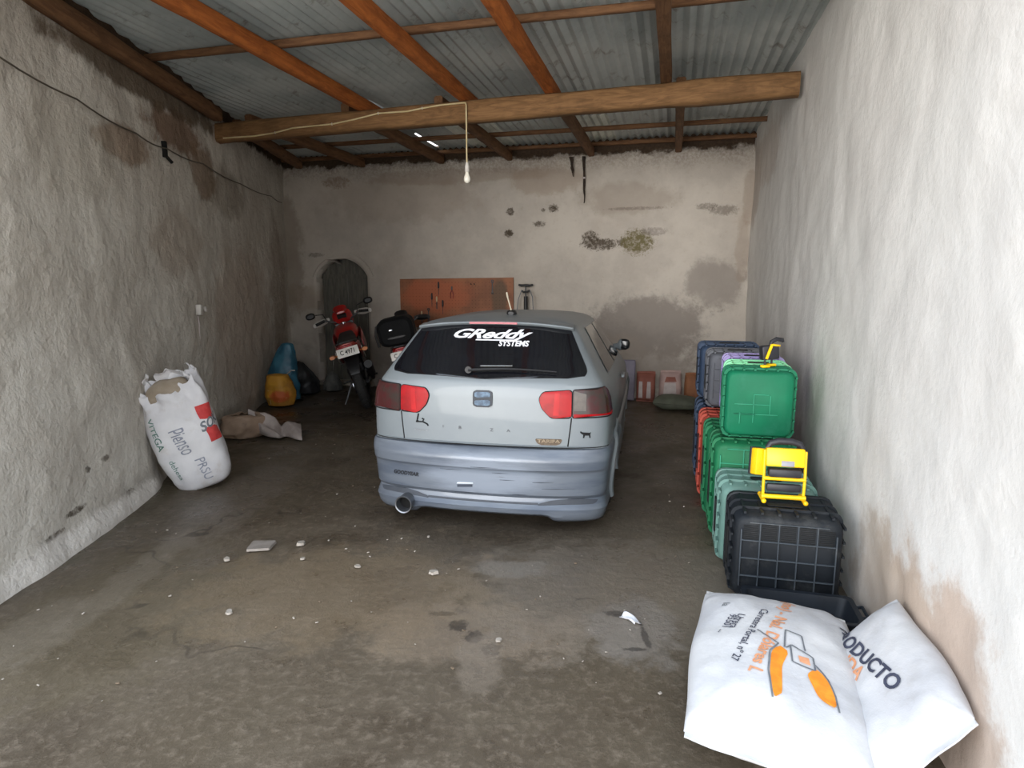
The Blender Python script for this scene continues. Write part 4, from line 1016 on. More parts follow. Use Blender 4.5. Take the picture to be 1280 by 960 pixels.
class Pillow:
    """filled sack: half sizes a, b, thickness T; top(u, v, off) gives the upper face for u, v in metres"""
    def __init__(s, a, b, T, seed, wr=.012, flat=.45, pw=4.0, slump=0): s.a, s.b, s.T, s.o, s.wr, s.flat, s.pw, s.slump = a, b, T, seed, wr, flat, pw, slump
    def prof(s, u, v):
        x = min(1, abs(u / s.a)); y = min(1, abs(v / s.b))
        return max(0.0, (1 - x ** s.pw)) ** .5 * max(0.0, (1 - y ** s.pw)) ** .5
    def pt(s, u, v, side):
        f = s.prof(u, v); e = 1 - f
        k = s.wr * (fbm(u, v, side, 5, s.o) + .8 * nz3(u * (2.2 if abs(u / s.a) > abs(v / s.b) else 9), v * (9 if abs(u / s.a) > abs(v / s.b) else 2.2), 0, 1.6, s.o) * (.3 + e))
        z = side * s.T * f * (1 if side > 0 else s.flat) + k * min(1, f * 2.5 + .15) - s.slump * (u / s.a) ** 2
        sh = .03 * nz3(u, v, 0, 3, s.o + 9)
        q = 1 - .05 * (abs(u / s.a) ** 2) * (abs(v / s.b) ** 2)
        return (u * q + sh * (abs(u / s.a)) ** 3 * .6, v * q + sh * (abs(v / s.b)) ** 3 * .6, z)
    def top(s, u, v, off=0.0):
        e = .006; p = Vector(s.pt(u, v, 1)); n = (Vector(s.pt(u + e, v, 1)) - p).cross(Vector(s.pt(u, v + e, 1)) - p).normalized()
        return tuple(p + n * off)
    def mesh(s, name, mat, parent, nu=56, nv=64):
        m = MB(); g = {}
        for side in (1, -1):
            for i in range(nu + 1):
                for j in range(nv + 1):
                    cu = math.sin((i / nu - .5) * PI); cv = math.sin((j / nv - .5) * PI)
                    ed = i in (0, nu) or j in (0, nv)
                    if side < 0 and ed: g[side, i, j] = g[1, i, j]; continue
                    p = s.pt(cu * s.a, cv * s.b, side)
                    g[side, i, j] = m.bm.verts.new(p)
        for side in (1, -1):
            for i in range(nu):
                for j in range(nv):
                    q = [g[side, i, j], g[side, i + 1, j], g[side, i + 1, j + 1], g[side, i, j + 1]]
                    m.bm.faces.new(q if side > 0 else q[::-1])
        # sewn seams standing out along the two short ends
        o = m.build(name, mat, parent, angle=70)
        for sg in (-1, 1):
            m = MB(); P0, P1 = [], []
            for k in range(31):
                u = (-1 + 2 * k / 30) * s.a * .985; p = Vector(s.pt(u, sg * s.b, 1)); w = .022 + .006 * nz3(u, sg, 0, 9, s.o)
                P0.append(p - Vector((0, sg * .004, 0))); P1.append(p + Vector((0, sg * w, .008 * nz3(u, 0, 0, 7, s.o))))
            up, dn = Vector((0, 0, .003)), Vector((0, 0, -.003))
            m.loft([[a + up for a in P0], [a + up for a in P1], [a + dn for a in P1], [a + dn for a in P0], [a + up for a in P0]], False, False); m.build('seam', mat, o)
        return o
def print_on(p, parent, items):
    """items: (text, size, u, v, angle, material, bold, stretch)"""
    by = {}
    for it in items: by.setdefault(len(by), []).append(it)
    for k, its in by.items():
        m = MB()
        for (tx, sz, u, v, ang, mt, bold, stc) in its:
            ca, sa = math.cos(ang), math.sin(ang)
            add_text(m, text_geo(tx, sz, 0, bold, 1), lambda x, y: p.top(u + x * stc * ca - y * sa, v + x * stc * sa + y * ca, .0035))
        m.build('printed_text', its[0][5], parent, smooth=False)
def strokes(p, parent, lines, w, mat, name='printed_drawing'):
    m = MB()
    for L in lines:
        P = []
        for (a, b), (c, d) in zip(L, L[1:]):
            n = max(2, int(math.hypot(c - a, d - b) / .012))
            for k in range(n): P.append((a + (c - a) * k / n, b + (d - b) * k / n))
        P.append(L[-1])
        for k in range(len(P) - 1):
            (a, b), (c, d) = P[k], P[k + 1]; l = math.hypot(c - a, d - b) or 1; nx, ny = -(d - b) / l * w / 2, (c - a) / l * w / 2
            m.quad([p.top(a + nx, b + ny, .004), p.top(c + nx, d + ny, .004), p.top(c - nx, d - ny, .004), p.top(a - nx, b - ny, .004)])
    m.build(name, mat, parent, smooth=False)
def fillp(p, parent, poly, mat, off=.0030, name='printed_drawing'):
    m = MB(); rows = poly_rows(poly, 14)
    V = [[m.bm.verts.new(p.top(a + (b - a) * k / 12, y, off)) for k in range(13)] for (y, a, b) in rows]
    for A, B in zip(V, V[1:]):
        for k in range(12): m.bm.faces.new((A[k], A[k + 1], B[k + 1], B[k]))
    m.build(name, mat, parent, smooth=False)
# --- large sack in the foreground: local v runs from its foot towards its back corner
DN = -PI / 2
sk = thing('sack', 'large white printed sack lying in the foreground, with an orange drawing', 'sack', (.985, 2.20, .128), (rad(5), rad(3), rad(-21)), 'white sacks in the foreground')
P1 = Pillow(.30, .45, .128, 3, .010, .92, 2.5)
b_ = P1.mesh('sack_body', M_sackw, sk)
TA = DN - rad(16)
print_on(P1, b_, [('Carretera Portal, nº 27', .040, -.098, .03, TA, M_ink, .0004, 1), ('Utrera', .040, -.148, .10, TA, M_ink, .0004, 1), ('95501 ...', .040, -.183, .08, TA, M_ink, .0004, 1), ('la', .04, -.198, .22, TA, M_gry, .0004, 1),
    ('(no) - Nal. Dólares L', .062, -.015, .07, TA + rad(2), M_ora2, .0016, 1.05), ('PRODUCTO', .055, .268, .10, DN + rad(4), M_ink, .002, 1.2)])
DX, DY = -.075, -.165
def sh(L): return [(x + DX, y + DY) for x, y in L]
strokes(P1, b_, [sh(q) for q in [[(.095, .14), (.10, .245), (.155, .23), (.165, .15)], [(.10, .14), (.12, .165), (.19, .125), (.195, .06), (.12, .075), (.115, .16)], [(-.0, .215), (.075, .155)],
    [(.075, .155), (.045, .10), (.04, .0), (.055, -.12)], [(.19, .095), (.235, .04), (.255, -.03), (.262, -.10)]]], .006, M_gry)
fillp(P1, b_, sh(round_poly([(.078, .15), (.11, .12), (.085, .04), (.085, -.10), (.058, -.12), (.045, .0), (.05, .10)], .02)), M_org)
fillp(P1, b_, sh(round_poly([(.20, .075), (.235, .035), (.255, -.03), (.255, -.09), (.20, -.06), (.165, .035)], .02)), M_org)
fillp(P1, b_, sh([(.145, .085), (.18, .08), (.175, .115), (.14, .115)]), M_ora2, .0032)
# --- second sack slumped in the corner of the foreground against the right wall
nrm = Vector((-.77, .14, .625)).normalized(); va = Vector((.24, .97, .03)); va = (va - nrm * va.dot(nrm)).normalized(); ua = va.cross(nrm)
R2 = Matrix((ua, va, nrm)).transposed()
sk2 = thing('sack', 'white printed sack slumped against the right wall, one corner pointing up', 'sack', (1.300, 2.02, .192), R2.to_euler(), 'white sacks in the foreground')
P2 = Pillow(.205, .325, .07, 21, .008, .9, 5)
b2_ = P2.mesh('sack_body', M_sackw, sk2)
print_on(P2, b2_, [('PRODUCTO', .075, .0, .10, DN + rad(14), M_ink, .0022, 1.15), ('SALIDA', .07, -.07, .14, DN + rad(14), M_ora2, .0018, 1.1)])

# --- standing sack by the left wall
ss = thing('sack', 'dusty white open-topped sack with red print, standing against the left wall', 'sack', (-2.40, 4.83, .0), (0, rad(-15.5), rad(14)))
SH = .87
def sack_face(s, h, off=0.0, inner=0.0):
    """s: angle round the sack (0 faces the camera, growing to the right); h: height"""
    k = h / SH; a = .20 + .035 * math.sin(PI * min(1, k * 1.05)) + .02 * k; bb = .145 + .03 * math.sin(PI * min(1, k)) - .05 * k
    if k < .16: q = math.sqrt(max(0, 1 - (1 - k / .16) ** 2)); a *= .72 + .28 * q; bb *= .72 + .28 * q
    c, sn = math.sin(s), -math.cos(s); p = 2.7
    x = a * math.copysign(abs(c) ** (2 / p), c); y = bb * math.copysign(abs(sn) ** (2 / p), sn)
    d = .016 * fbm(x, y, h, 5, 6) + .02 * nz3(x, y, h, 2.6, 2) + (.022 * math.sin(s * 7 + h * 9) * sm(.62, .95, k))
    L = math.hypot(x, y) or 1; r = (L + d + off - inner) / L
    zz = h + (.05 * nz3(c, sn, 0, 2.4, 8) + .035 * nz3(c, sn, 0, 6, 3)) * sm(.75, 1, k)
    zz -= .10 * max(0, math.cos(s + .25)) * sm(.72, 1, k)
    return (x * r, y * r, zz)
m = MB(); ns = 64
rings = [[sack_face(2 * PI * k / ns, SH * i / 44) for k in range(ns)] for i in range(45)]
rings += [[sack_face(2 * PI * k / ns, SH * (1.012 - .0), 0, .008) for k in range(ns)]] + [[sack_face(2 * PI * k / ns, SH * (1 - .05 * i), 0, .022 + .015 * i) for k in range(ns)] for i in range(1, 6)]
m.loft(rings, True); sb = m.build('sack_body', M_sackd, ss, angle=60)
m = MB()   # collapsed flaps of the mouth and the stuffing showing in it
for (a0, a1, hh, o_) in ((-.7, .25, .10, 4), (1.0, 2.0, .09, 8), (-2.6, -1.7, .12, 12), (2.4, 3.3, .13, 15)):
    R_ = []
    for i in range(8):
        t_ = i / 7
        R_.append([tuple(Vector(sack_face(a0 + (a1 - a0) * k / 14, SH * .97, .0)) + Vector((-.05 * t_ * math.sin(a0 + .4) + .02 * nz3(k * .3, t_, o_), .07 * t_ * math.cos((a0 + a1) / 2) + .02 * nz3(t_, k * .25, o_), hh * t_ * (1 - .45 * t_) + .03 * nz3(k * .35, t_ * 2, o_)))) for k in range(15)])
    m.loft(R_ + [[tuple(Vector(q) + Vector((0, 0, .003))) for q in r] for r in R_[::-1]], False, False)
m.build('sack_flap', M_sackd, ss, angle=60)
m = MB(); m.sphere((.0, .0, SH - .10), .14, 3, (1.2, .75, .75))
for v in m.bm.verts: v.co += Vector((1, 1, 1)) * .03 * nz3(*v.co, 9)
m.build('stuffing', sack_mat('sack stuffing', srgb(176, 164, 148), srgb(146, 132, 114), srgb(110, 98, 84), .5), ss)
def on_sack(s0, h0, ang):
    ca, sa = math.cos(ang), math.sin(ang)
    return lambda x, y: sack_face(s0 + (x * ca - y * sa) / .215, h0 + x * sa + y * ca, .004)
ta = DN + rad(6); M_fade = pm('faded ink', srgb(132, 136, 150), .7, 0, srgb(160, 162, 170), 24)
for tx, sz, s0, h0, mt, bo in (('VITEGA', .075, -.62, .50, M_grn, .0006), ('Pienso', .08, -.02, .40, M_fade, .0004), ('PRSU', .08, .22, .155, M_fade, .0004), ('dehesa', .06, -.42, .20, M_grn, .0002)):
    m = MB(); add_text(m, text_geo(tx, sz, 0, bo, 1), on_sack(s0, h0, ta)); m.build('printed_text', mt, sb, smooth=False)
class _F:   # red panel wrapped on the right edge
    pass
m = MB(); poly = [(.70, .33), (1.45, .33), (1.40, .62), (.62, .62)]
rows = poly_rows(poly, 16); V = [[m.bm.verts.new(sack_face(a + (b - a) * k / 14, y, .003)) for k in range(15)] for (y, a, b) in rows]
for A, B in zip(V, V[1:]):
    for k in range(14): m.bm.faces.new((A[k], A[k + 1], B[k + 1], B[k]))
m.build('printed_panel', M_sred, sb, smooth=True)
m = MB(); rows = poly_rows([(.66, .44), (1.43, .43), (1.42, .51), (.64, .52)], 6); V = [[m.bm.verts.new(sack_face(a + (b - a) * k / 14, y, .0042)) for k in range(15)] for (y, a, b) in rows]
for A, B in zip(V, V[1:]):
    for k in range(14): m.bm.faces.new((A[k], A[k + 1], B[k + 1], B[k]))
m.build('printed_panel', M_sackd, sb)
m = MB(); add_text(m, text_geo('SOK', .10, .1, .003, 1), lambda x, y: sack_face(1.02 + x / .19, .475 + y + x * .25, .007)); m.build('printed_text', M_gry, sb, smooth=False)

# --- crumpled sack on the floor
M_crum = sack_mat('crumpled grey sack', srgb(186, 174, 168), srgb(160, 148, 142), srgb(120, 106, 94), .4)
M_tan = sack_mat('tan sack', srgb(160, 136, 116), srgb(132, 110, 92), srgb(90, 74, 60), .5)
cs = thing('crumpled_sack', 'empty crumpled sack thrown on the floor by the left wall', 'sack', (-2.53, 6.42, 0), (0, 0, rad(20)))
def cloth(fn, nu, nv, mat, name, parent, th=.004):
    m = MB(); m.grid(fn, nu, nv); o = m.build(name, mat, parent, angle=80)
    s_ = o.modifiers.new('thick', 'SOLIDIFY'); s_.thickness = th; s_.offset = 1; return o
def heap(u, v):    # rounded bag with an open mouth
    th = 2 * PI * u; k = v; r = .20 * math.sin(PI * (.08 + .80 * k)) ** .7; z = .25 * (1 - math.cos(PI * k)) / 2
    d = .035 * fbm(math.cos(th), math.sin(th), k * 2, 1.5, 4); fold = .018 * math.sin(th * 5 + 4 * k) * sm(.5, 1, k)
    if k > .8: r -= .05 * (k - .8) * 5 * 0; z -= .10 * (k - .8)
    return (-.20 + (r + d + fold) * 1.15 * math.cos(th), (r + d + fold) * .8 * math.sin(th), max(.004, z + .03 * nz3(math.cos(th), math.sin(th), k, 3, 6) * sm(.1, .3, k)))
cloth(heap, 56, 26, M_tan, 'sack_body', cs)
def sweep(u, v):   # twisted empty end trailing to the right
    L = .50 * u; w = .07 + .17 * sm(.0, .45, u) - .10 * sm(.55, .68, u) + .13 * sm(.68, .95, u)
    y = (v - .5) * 2 * w; ridge = .19 * (1 - abs(v - .42) * 1.6) * (1 - .35 * u) * (1 - .55 * math.exp(-((u - .62) / .08) ** 2))
    z = max(.004, ridge + .10 * (1 - u) * (1 - u) + .028 * fbm(u * 2, v * 1.6, 0, 1.6, 3) + .014 * math.sin(v * 14 + u * 5))
    if v in (0, 1): z = max(.004, z * .35)
    return (-.16 + L, y * (1 + .15 * nz3(u, v, 0, 3, 1)) + .06 - .16 * u, z)
cloth(sweep, 54, 30, M_crum, 'sack_end', cs)

# --- bags in the left back corner
def bag(name, label, cat, loc, secs, mat, seed, wr=.03, parts=None):
    root = thing(name, label, cat, loc); m = MB(); ns = 44; rings = []
    n = 30
    for i in range(n + 1):
        t_ = i / n; z = lerp_tab([(q[0], q[1]) for q in secs], t_); r = lerp_tab([(q[0], q[2]) for q in secs], t_); cx = lerp_tab([(q[0], q[3]) for q in secs], t_); ry = lerp_tab([(q[0], q[4]) for q in secs], t_)
        ring = []
        for k in range(ns):
            a = 2 * PI * k / ns; d = 1 + wr * 6 * fbm(math.cos(a), math.sin(a), z * 4, 1.6, seed) + wr * 1.5 * math.sin(a * 6 + seed + z * 14) * sm(.6, .95, t_)
            ring.append((cx + r * d * math.cos(a), ry * d * math.sin(a), max(.003, z)))
        rings.append(ring)
    m.loft(rings, True); o = m.build('bag_body' , mat, root, angle=70); return root
M_must = NT('mustard sack'); _t = M_must
c = _t.mix(_t.ramp(_t.noise(4, 6), .4, .6), srgb(196, 142, 44), srgb(160, 108, 36)); c = _t.mix(_t.spot((.04, -.17, .14), (.14, .2, .07), _t.noise(12, 6), .7), c, srgb(190, 92, 40)); c = _t.mix(_t.math('MULTIPLY', _t.ramp(_t.noise(16, 6), .64, .70), .8), c, srgb(222, 200, 150))
M_must = _t.done(c, .6, 0, _t.bump(_t.noise(10, 6), .3, .02))
yb = bag('mustard_sack', 'mustard yellow printed sack standing by the left wall', 'sack', (-2.93, 7.98, 0), [(0, 0, .06, 0, .05), (.06, .02, .155, .0, .13), (.3, .13, .19, .0, .15), (.7, .30, .175, -.01, .14), (.9, .40, .13, -.03, .11), (1, .415, .04, -.03, .03)], M_must, 5, .02)
M_teal = pm('teal plastic', srgb(58, 112, 132), .45, 0, srgb(42, 88, 110), 5, .3, 12)
tb = bag('teal_bag', 'teal blue plastic bag piled behind and above the mustard sack', 'bag', (-3.02, 8.36, 0), [(0, 0, .10, 0, .09), (.1, .03, .20, 0, .14), (.4, .34, .20, 0, .14), (.62, .54, .15, .02, .11), (.8, .66, .11, .05, .08), (.95, .76, .07, .07, .05), (1, .77, .02, .07, .02)], M_teal, 9, .035)
m = MB(); P = [(.20 - .1 * k, -.13 - .02 * math.sin(k * 3), .42 - .035 * k * k + .01 * math.sin(k * 5)) for k in [i / 8 * 3 for i in range(9)]]
m.tube(P, .008, 6); m.build('bag_handle', M_whiteplastic, tb)
M_bbag = pm('black bag', srgb(20, 21, 24), .5, 0, srgb(32, 33, 36), 6, .3, 14)
bb_ = bag('black_bag', 'black sack lying between the teal bag and the arched door', 'bag', (-2.93, 8.90, 0), [(0, 0, .08, 0, .08), (.1, .02, .22, 0, .17), (.4, .16, .22, 0, .17), (.75, .32, .16, -.04, .12), (.95, .44, .06, -.06, .05), (1, .46, .01, -.06, .01)], M_bbag, 14, .03)
bag('grey_bundle', 'small grey cloth bundle on the floor beside the arched door', 'bundle', (-2.58, 9.10, 0), [(0, 0, .06, 0, .06), (.15, .02, .14, 0, .12), (.5, .12, .13, 0, .11), (.85, .24, .07, 0, .06), (1, .28, .01, 0, .01)], pm('grey cloth', srgb(96, 96, 92), .8, 0, srgb(70, 70, 68), 6), 19, .03)

# --- sacks standing against the back wall
def wallsack(label, a, h, w, mats, seed, lean=.12, red=None):
    base = onback(a, 0, .20)
    o = thing('paper_sack', label, 'sack', base + Vector((0, 0, h / 2 + .004)), (rad(90) - lean, 0, math.atan2(BU.y, BU.x)), 'sacks against the back wall')
    p = Pillow(w / 2, h / 2, .075, seed, .008, .8, 4); bo = p.mesh('sack_body', mats, o, 30, 34)
    return p, bo
M_pap = pm('reddish paper', srgb(150, 92, 78), .75, 0, srgb(128, 74, 62), 5, .15, 20)
M_pw = pm('pinkish paper', srgb(186, 160, 154), .75, 0, srgb(166, 140, 136), 5, .15, 20)
M_pb = pm('brown paper', srgb(156, 104, 70), .75, 0, srgb(132, 86, 58), 5, .15, 20)
M_pale = pm('pale print', srgb(196, 186, 184), .75, 0, srgb(180, 168, 166), 8)
p_, b_ = wallsack('reddish sack with pale stripes standing against the back wall, beside the car', 5.42, .37, .25, M_pap, 31)
for u in (-.06, .045): fillp(p_, b_, [(u - .028, -.15), (u + .028, -.15), (u + .022, .07), (u - .022, .07)], M_pale, .003, 'printed_panel')
p_, b_ = wallsack('pinkish sack with a white panel standing against the back wall, second from the car', 5.735, .40, .27, M_pw, 37)
fillp(p_, b_, [(-.085, -.16), (.085, -.16), (.07, .05), (-.07, .05)], M_pale, .003, 'printed_panel'); fillp(p_, b_, [(-.07, .06), (.08, .07), (.06, .13), (-.05, .13)], M_pap, .003, 'printed_panel')
p_, b_ = wallsack('brown sack standing against the back wall, nearest the crates', 6.02, .37, .22, M_pb, 41)
# grey-violet panel behind the car and the dull green bag on the floor
m = MB(); m.box((0, 0, .27), (.24, .05, .54), None, .02, 3); pn = m.build('leaning_board', pm('violet grey plastic', srgb(126, 120, 136), .6, 0, srgb(108, 104, 120), 4, .1, 10)); pn.location = onback(5.16, .0, .22); pn.rotation_euler = (rad(-9), 0, math.atan2(BU.y, BU.x))
tag(pn, 'violet grey panel leaning on the back wall right beside the car', 'board')
gs = thing('green_grey_bag', 'dull green-grey bag lying on the floor in front of the wall sacks', 'bag', (2.02, 7.78, .085), (0, 0, rad(-24)))
PG = Pillow(.27, .17, .09, 51, .012, .9, 3.2); PG.mesh('bag_body', pm('green grey canvas', srgb(98, 102, 88), .8, 0, srgb(80, 84, 72), 6, .2, 20), gs, 36, 30)
# ================================================================== ON THE WALLS
BYAW = math.atan2(BU.y, BU.x)
pb = thing('pegboard', 'reddish brown hardboard tool panel fixed on the back wall above the car', 'tool board', onback(1.875, 0, .03), (0, 0, BYAW))
PW, PZ0, PZ1 = 1.70, .90, 1.585
t = NT('hardboard'); c = t.mix(t.ramp(t.noise(2, 6), .35, .65), srgb(158, 104, 74), srgb(128, 84, 62)); c = t.mix(t.spot((.55, 0, 1.35), (.5, 1, .22), t.noise(3, 5), .6), c, srgb(168, 96, 66)); c = t.mix(t.spot((1.5, 0, 1.3), (.12, 1, .3), t.noise(3, 5), .5), c, srgb(104, 80, 62))
M_hard = t.done(c, .6, 0, None, spec=.3)
m = MB(); P = round_poly([(0, PZ0), (PW, PZ0 + .02), (PW, PZ1 + .02), (0, PZ1)], .025)
m.prism(P, lambda x, z: (x, -.006, z), lambda x, z: (x, .012, z)); m.build('board', M_hard, pb)
m = MB()
for i in range(33):
    for j in range(13): m.box((.05 + i * .05, -.0065, PZ0 + .045 + j * .05), (.006, .0016, .006))
o = m.build('peg_holes', M_soot, pb)
m = MB(); m.box((PW / 2, .004, PZ1 + .012), (PW, .03, .014), Euler((0, -.0118, 0)), .003); m.build('top_edge', M_hard, pb)
def on_board(x, z): return pb.matrix_basis @ Vector((x, -.02, z))
M_handle = pm('tool handle red', srgb(150, 60, 44), .5, 0, srgb(120, 44, 34), 10)
M_wood = pm('tool handle wood', srgb(206, 186, 150), .6, 0, srgb(180, 156, 118), 10)
def hung(label, x, z, kind):
    tn = {'screwdriver': 'screwdriver', 'spanner': 'spanner', 'chisel': 'chisel', 'pliers': 'pliers', 'hook': 'tool_hook'}[kind]
    o = thing(tn, label, tn.replace('_', ' '), on_board(x, z), (0, 0, BYAW), 'tools hung on the brown board')
    if kind == 'screwdriver':
        m = MB(); m.lathe([(0, 0), (.011, .004), (.013, .03), (.011, .08), (.008, .095), (0, .095)], (0, 0, 0), 12); m.build('handle', M_dk, o)
        m = MB(); m.cyl((0, 0, 0), (0, 0, -.10), .004, .003, 8); m.build('shank', M_steel, o)
    elif kind == 'chisel':
        m = MB(); m.lathe([(0, 0), (.010, .004), (.012, .05), (.009, .075), (0, .08)], (0, 0, 0), 12); m.build('handle', M_wood, o)
        m = MB(); m.box((0, 0, -.05), (.014, .004, .10)); m.build('blade', M_steel, o)
    elif kind == 'spanner':
        m = MB(); m.box((0, 0, -.06), (.014, .005, .15), None, .002); m.torus((0, 0, .02), .016, .006, 'y', 18, 6); m.torus((0, 0, -.14), .013, .005, 'y', 18, 6); m.build('spanner_body', M_steel, o)
    elif kind == 'pliers':
        for sg in (-1, 1):
            m = MB(); m.tube([(0, 0, .0), (sg * .022, 0, -.05), (sg * .018, 0, -.12)], [.007, .008, .007], 8); m.build('handle', M_handle, o)
        m = MB(); m.box((0, 0, .025), (.022, .012, .05), None, .005); m.build('jaws', M_steel, o)
    else:
        m = MB(); m.tube([(0, .012, .0), (0, -.02, 0), (0, -.03, .014)], .004, 8); m.build('hook_wire', M_steel, o)
    return o
hung('dark screwdriver hung near the middle left of the board, largest tool on it', .495, 1.30, 'screwdriver')
hung('pale wooden-handled chisel hung just right of the dark screwdriver', .57, 1.27, 'chisel')
hung('pale wooden-handled chisel hung low near the car roof', .335, 1.06, 'chisel')
hung('slim dark screwdriver hung left of the red patch on the board', .60, 1.46, 'screwdriver')
hung('pliers hung in the middle of the brown board', .80, 1.44, 'pliers')
hung('empty wire hook near the top of the board, left one of two', 1.09, 1.52, 'hook')
hung('empty wire hook near the top of the board, right one of two', 1.14, 1.52, 'hook')
hung('dark spanner hung from the upper right of the board', 1.40, 1.54, 'spanner')
hung('small dark spanner hung low on the board left of the dark screwdriver', .44, 1.14, 'spanner')
hung('small screwdriver hung low on the board between the chisels and the car roof', .66, 1.20, 'screwdriver')

# T shaped stand by the board
ts = thing('hand_pump', 'tall black T-handled pump with a looped hose, standing against the back wall', 'pump', onback(3.77, 0, .12), (0, 0, BYAW))
m = MB(); m.cyl((0, 0, .03), (0, 0, 1.36), .026, .026, 16); m.lathe([(.03, .02), (.034, .06), (.03, .08)], (0, 0, 0), 16); m.build('barrel', M_blk, ts)
m = MB(); m.cyl((0, 0, 1.36), (0, 0, 1.50), .010, .010, 10); m.build('rod', M_steel, ts)
m = MB(); m.tube([(-.10, 0, 1.515), (-.06, 0, 1.505), (0, 0, 1.512), (.06, 0, 1.505), (.10, 0, 1.515)], [.014, .017, .014, .017, .014], 12); m.build('handle', M_blk, ts)
m = MB(); m.tube([(-.055, 0, 1.435), (-.03, 0, 1.415), (.03, 0, 1.425), (.06, 0, 1.44)], .014, 10); m.build('collar', M_blk, ts)
m = MB(); m.tube([(-.05, -.01, 1.45), (-.10, -.015, 1.32), (-.125, -.02, 1.1), (-.13, -.02, .7), (-.06, -.03, .3), (-.02, -.03, .08)], .006, 8); m.tube([(.06, -.01, 1.44), (.10, -.015, 1.35), (.112, -.02, 1.15), (.11, -.02, .7), (.05, -.03, .3), (.02, -.03, .08)], .006, 8); m.build('hose', M_gry, ts)
m = MB(); m.box((0, -.02, .012), (.22, .10, .022), None, .008); m.build('foot_plate', M_steel, ts)

# hanging bulb and its cord along the beam
M_cord = pm('cream cord', srgb(206, 190, 150), .6, 0, srgb(186, 168, 126), 8)
BYA = math.atan2(BD.y, BD.x)
hbz = thing('hanging_bulb', 'bare white bulb hanging on a cream cord that runs along the beam', 'light bulb', B0, (0, 0, BYA))
BLn = (B1 - B0).length
fx = 2.885
m = MB(); P = []
for x, z in ((.22, -.07), (.60, -.075), (.85, -.06), (1.05, -.03), (1.5, -.025), (1.75, .0), (2.0, .035), (2.3, .03), (2.45, .045), (2.62, .058), (fx - .03, .06)):
    P.append((x, -.088, z))
P2_ = P + [(fx - .008, -.095, .055), (fx, -.10, .035), (fx, -.10, -.10), (fx, -.10, -.40), (fx + .002, -.10, -.455)]
m.tube(P2_, .007, 8); cd = m.build('cord', M_cord, hbz)
m = MB(); m.lathe([(0, 0), (.012, -.002), (.016, -.02), (.020, -.035), (.022, -.075), (.020, -.085), (0, -.085)], (fx + .002, -.10, -.45), 16); m.build('socket', M_whiteplastic, hbz)
m = MB(); m.lathe([(.0, .0), (.014, -.002), (.018, -.02), (.028, -.045), (.031, -.065), (.026, -.085), (.014, -.097), (0, -.10)], (fx + .002, -.10, -.533), 20); m.build('bulb', pm('bulb glass', srgb(238, 234, 222), .25, 0, srgb(228, 222, 208), 4), hbz)
m = MB()
for x, z in ((.85, -.06), (1.5, -.025), (2.0, .035), (2.45, .045)): m.torus((x, -.088, z), .010, .0025, 'x', 12, 6)
m.build('cord_clip', M_whiteplastic, hbz)

# dark rags hanging on the back wall
for lab, a, z0, z1, w, sd_ in (('short dark strip of rag hanging on the back wall under the roof', 4.36, 3.17, 2.92, .05, 1), ('long dark strip of rag knotted in the middle, hanging on the back wall', 4.53, 3.17, 2.58, .035, 2)):
    def rag(u, v):
        z = z0 + (z1 - z0) * v; c_ = .02 * nz3(v, sd_, 0, 3); ww = w * (1 - .75 * v) * (.65 if .42 < v < .5 else 1) * (1 + .3 * nz3(u, v, 0, 6, sd_))
        p = onback(a + c_ + .035 * v * (1 if sd_ == 1 else .3) + (u - .5) * ww, z, .055 + .008 * math.sin(u * 5 + v * 9)); return p
    m = MB(); m.grid(rag, 6, 24); o = m.build('hanging_rag', pm('dark rag', srgb(66, 52, 40), .9, 0, srgb(44, 36, 30), 14, .2, 40))
    s_ = o.modifiers.new('thick', 'SOLIDIFY'); s_.thickness = .008; tag(o, lab, 'rag', 'rags hanging on the back wall')
    if sd_ == 2:
        m = MB(); m.sphere(onback(a + .005, z0 + (z1 - z0) * .46, .055), .022, 2, (1, 1, .7)); m.build('knot', M_pale, o)

# electrical box and small bracket added in place of a dark wall hole and cable on the left wall
jb = thing('junction_box', 'small white electrical box with a round cap on the left wall', 'electrical box', (left_x(6.08, 1.30) + .012, 6.08, 1.30), (0, 0, math.atan2(4.6, -.53)))
m = MB(); m.box((-.03, -.02, 0), (.085, .05, .10), Euler((0, .12, 0)), .010, 3); m.build('box_body', M_whiteplastic, jb)
m = MB(); m.lathe([(0, -.06), (.024, -.056), (.028, -.03), (.03, .0), (0, .0)], (.055, 0, .004), 18, 'y'); m.build('round_cap', M_whiteplastic, jb)
m = MB(); m.tube([(-.03, .0, -.05), (-.032, -.006, -.14), (-.03, .0, -.30)], .006, 8); m.build('cable', M_pale, jb)
m = MB(); m.box((0, 0, 0), (.05, .03, .13), None, .006); m.bar((.0, .0, -.04), (.03, .06, -.10), .02, .02)
o = m.build('wall_bracket', M_soot); o.location = (left_x(5.60, 2.66) + .02, 5.60, 2.66); tag(o, 'small dark bracket standing in for a hole high on the left wall near the beam end', 'bracket')
m = MB(); P = []
for y, z in ((3.5, 2.74), (4.3, 2.72), (5.1, 2.69), (5.6, 2.66), (6.4, 2.67), (7.6, 2.68), (9.0, 2.69), (9.7, 2.70)):
    P.append((left_x(y, z) + .045, y, z + .015 * math.sin(y * 2.3)))
Q = []
for i in range(len(P) - 1):
    for k in range(6): Q.append(Vector(P[i]).lerp(Vector(P[i + 1]), k / 6) - Vector((0, 0, .02 * math.sin(PI * k / 6))))
m.tube(Q, .0055, 6); o = m.build('wall_cable', pm('grey cable', srgb(70, 64, 54), .7, 0, srgb(86, 78, 66), 8)); tag(o, 'thin grey cable sagging along the upper left wall', 'cable')

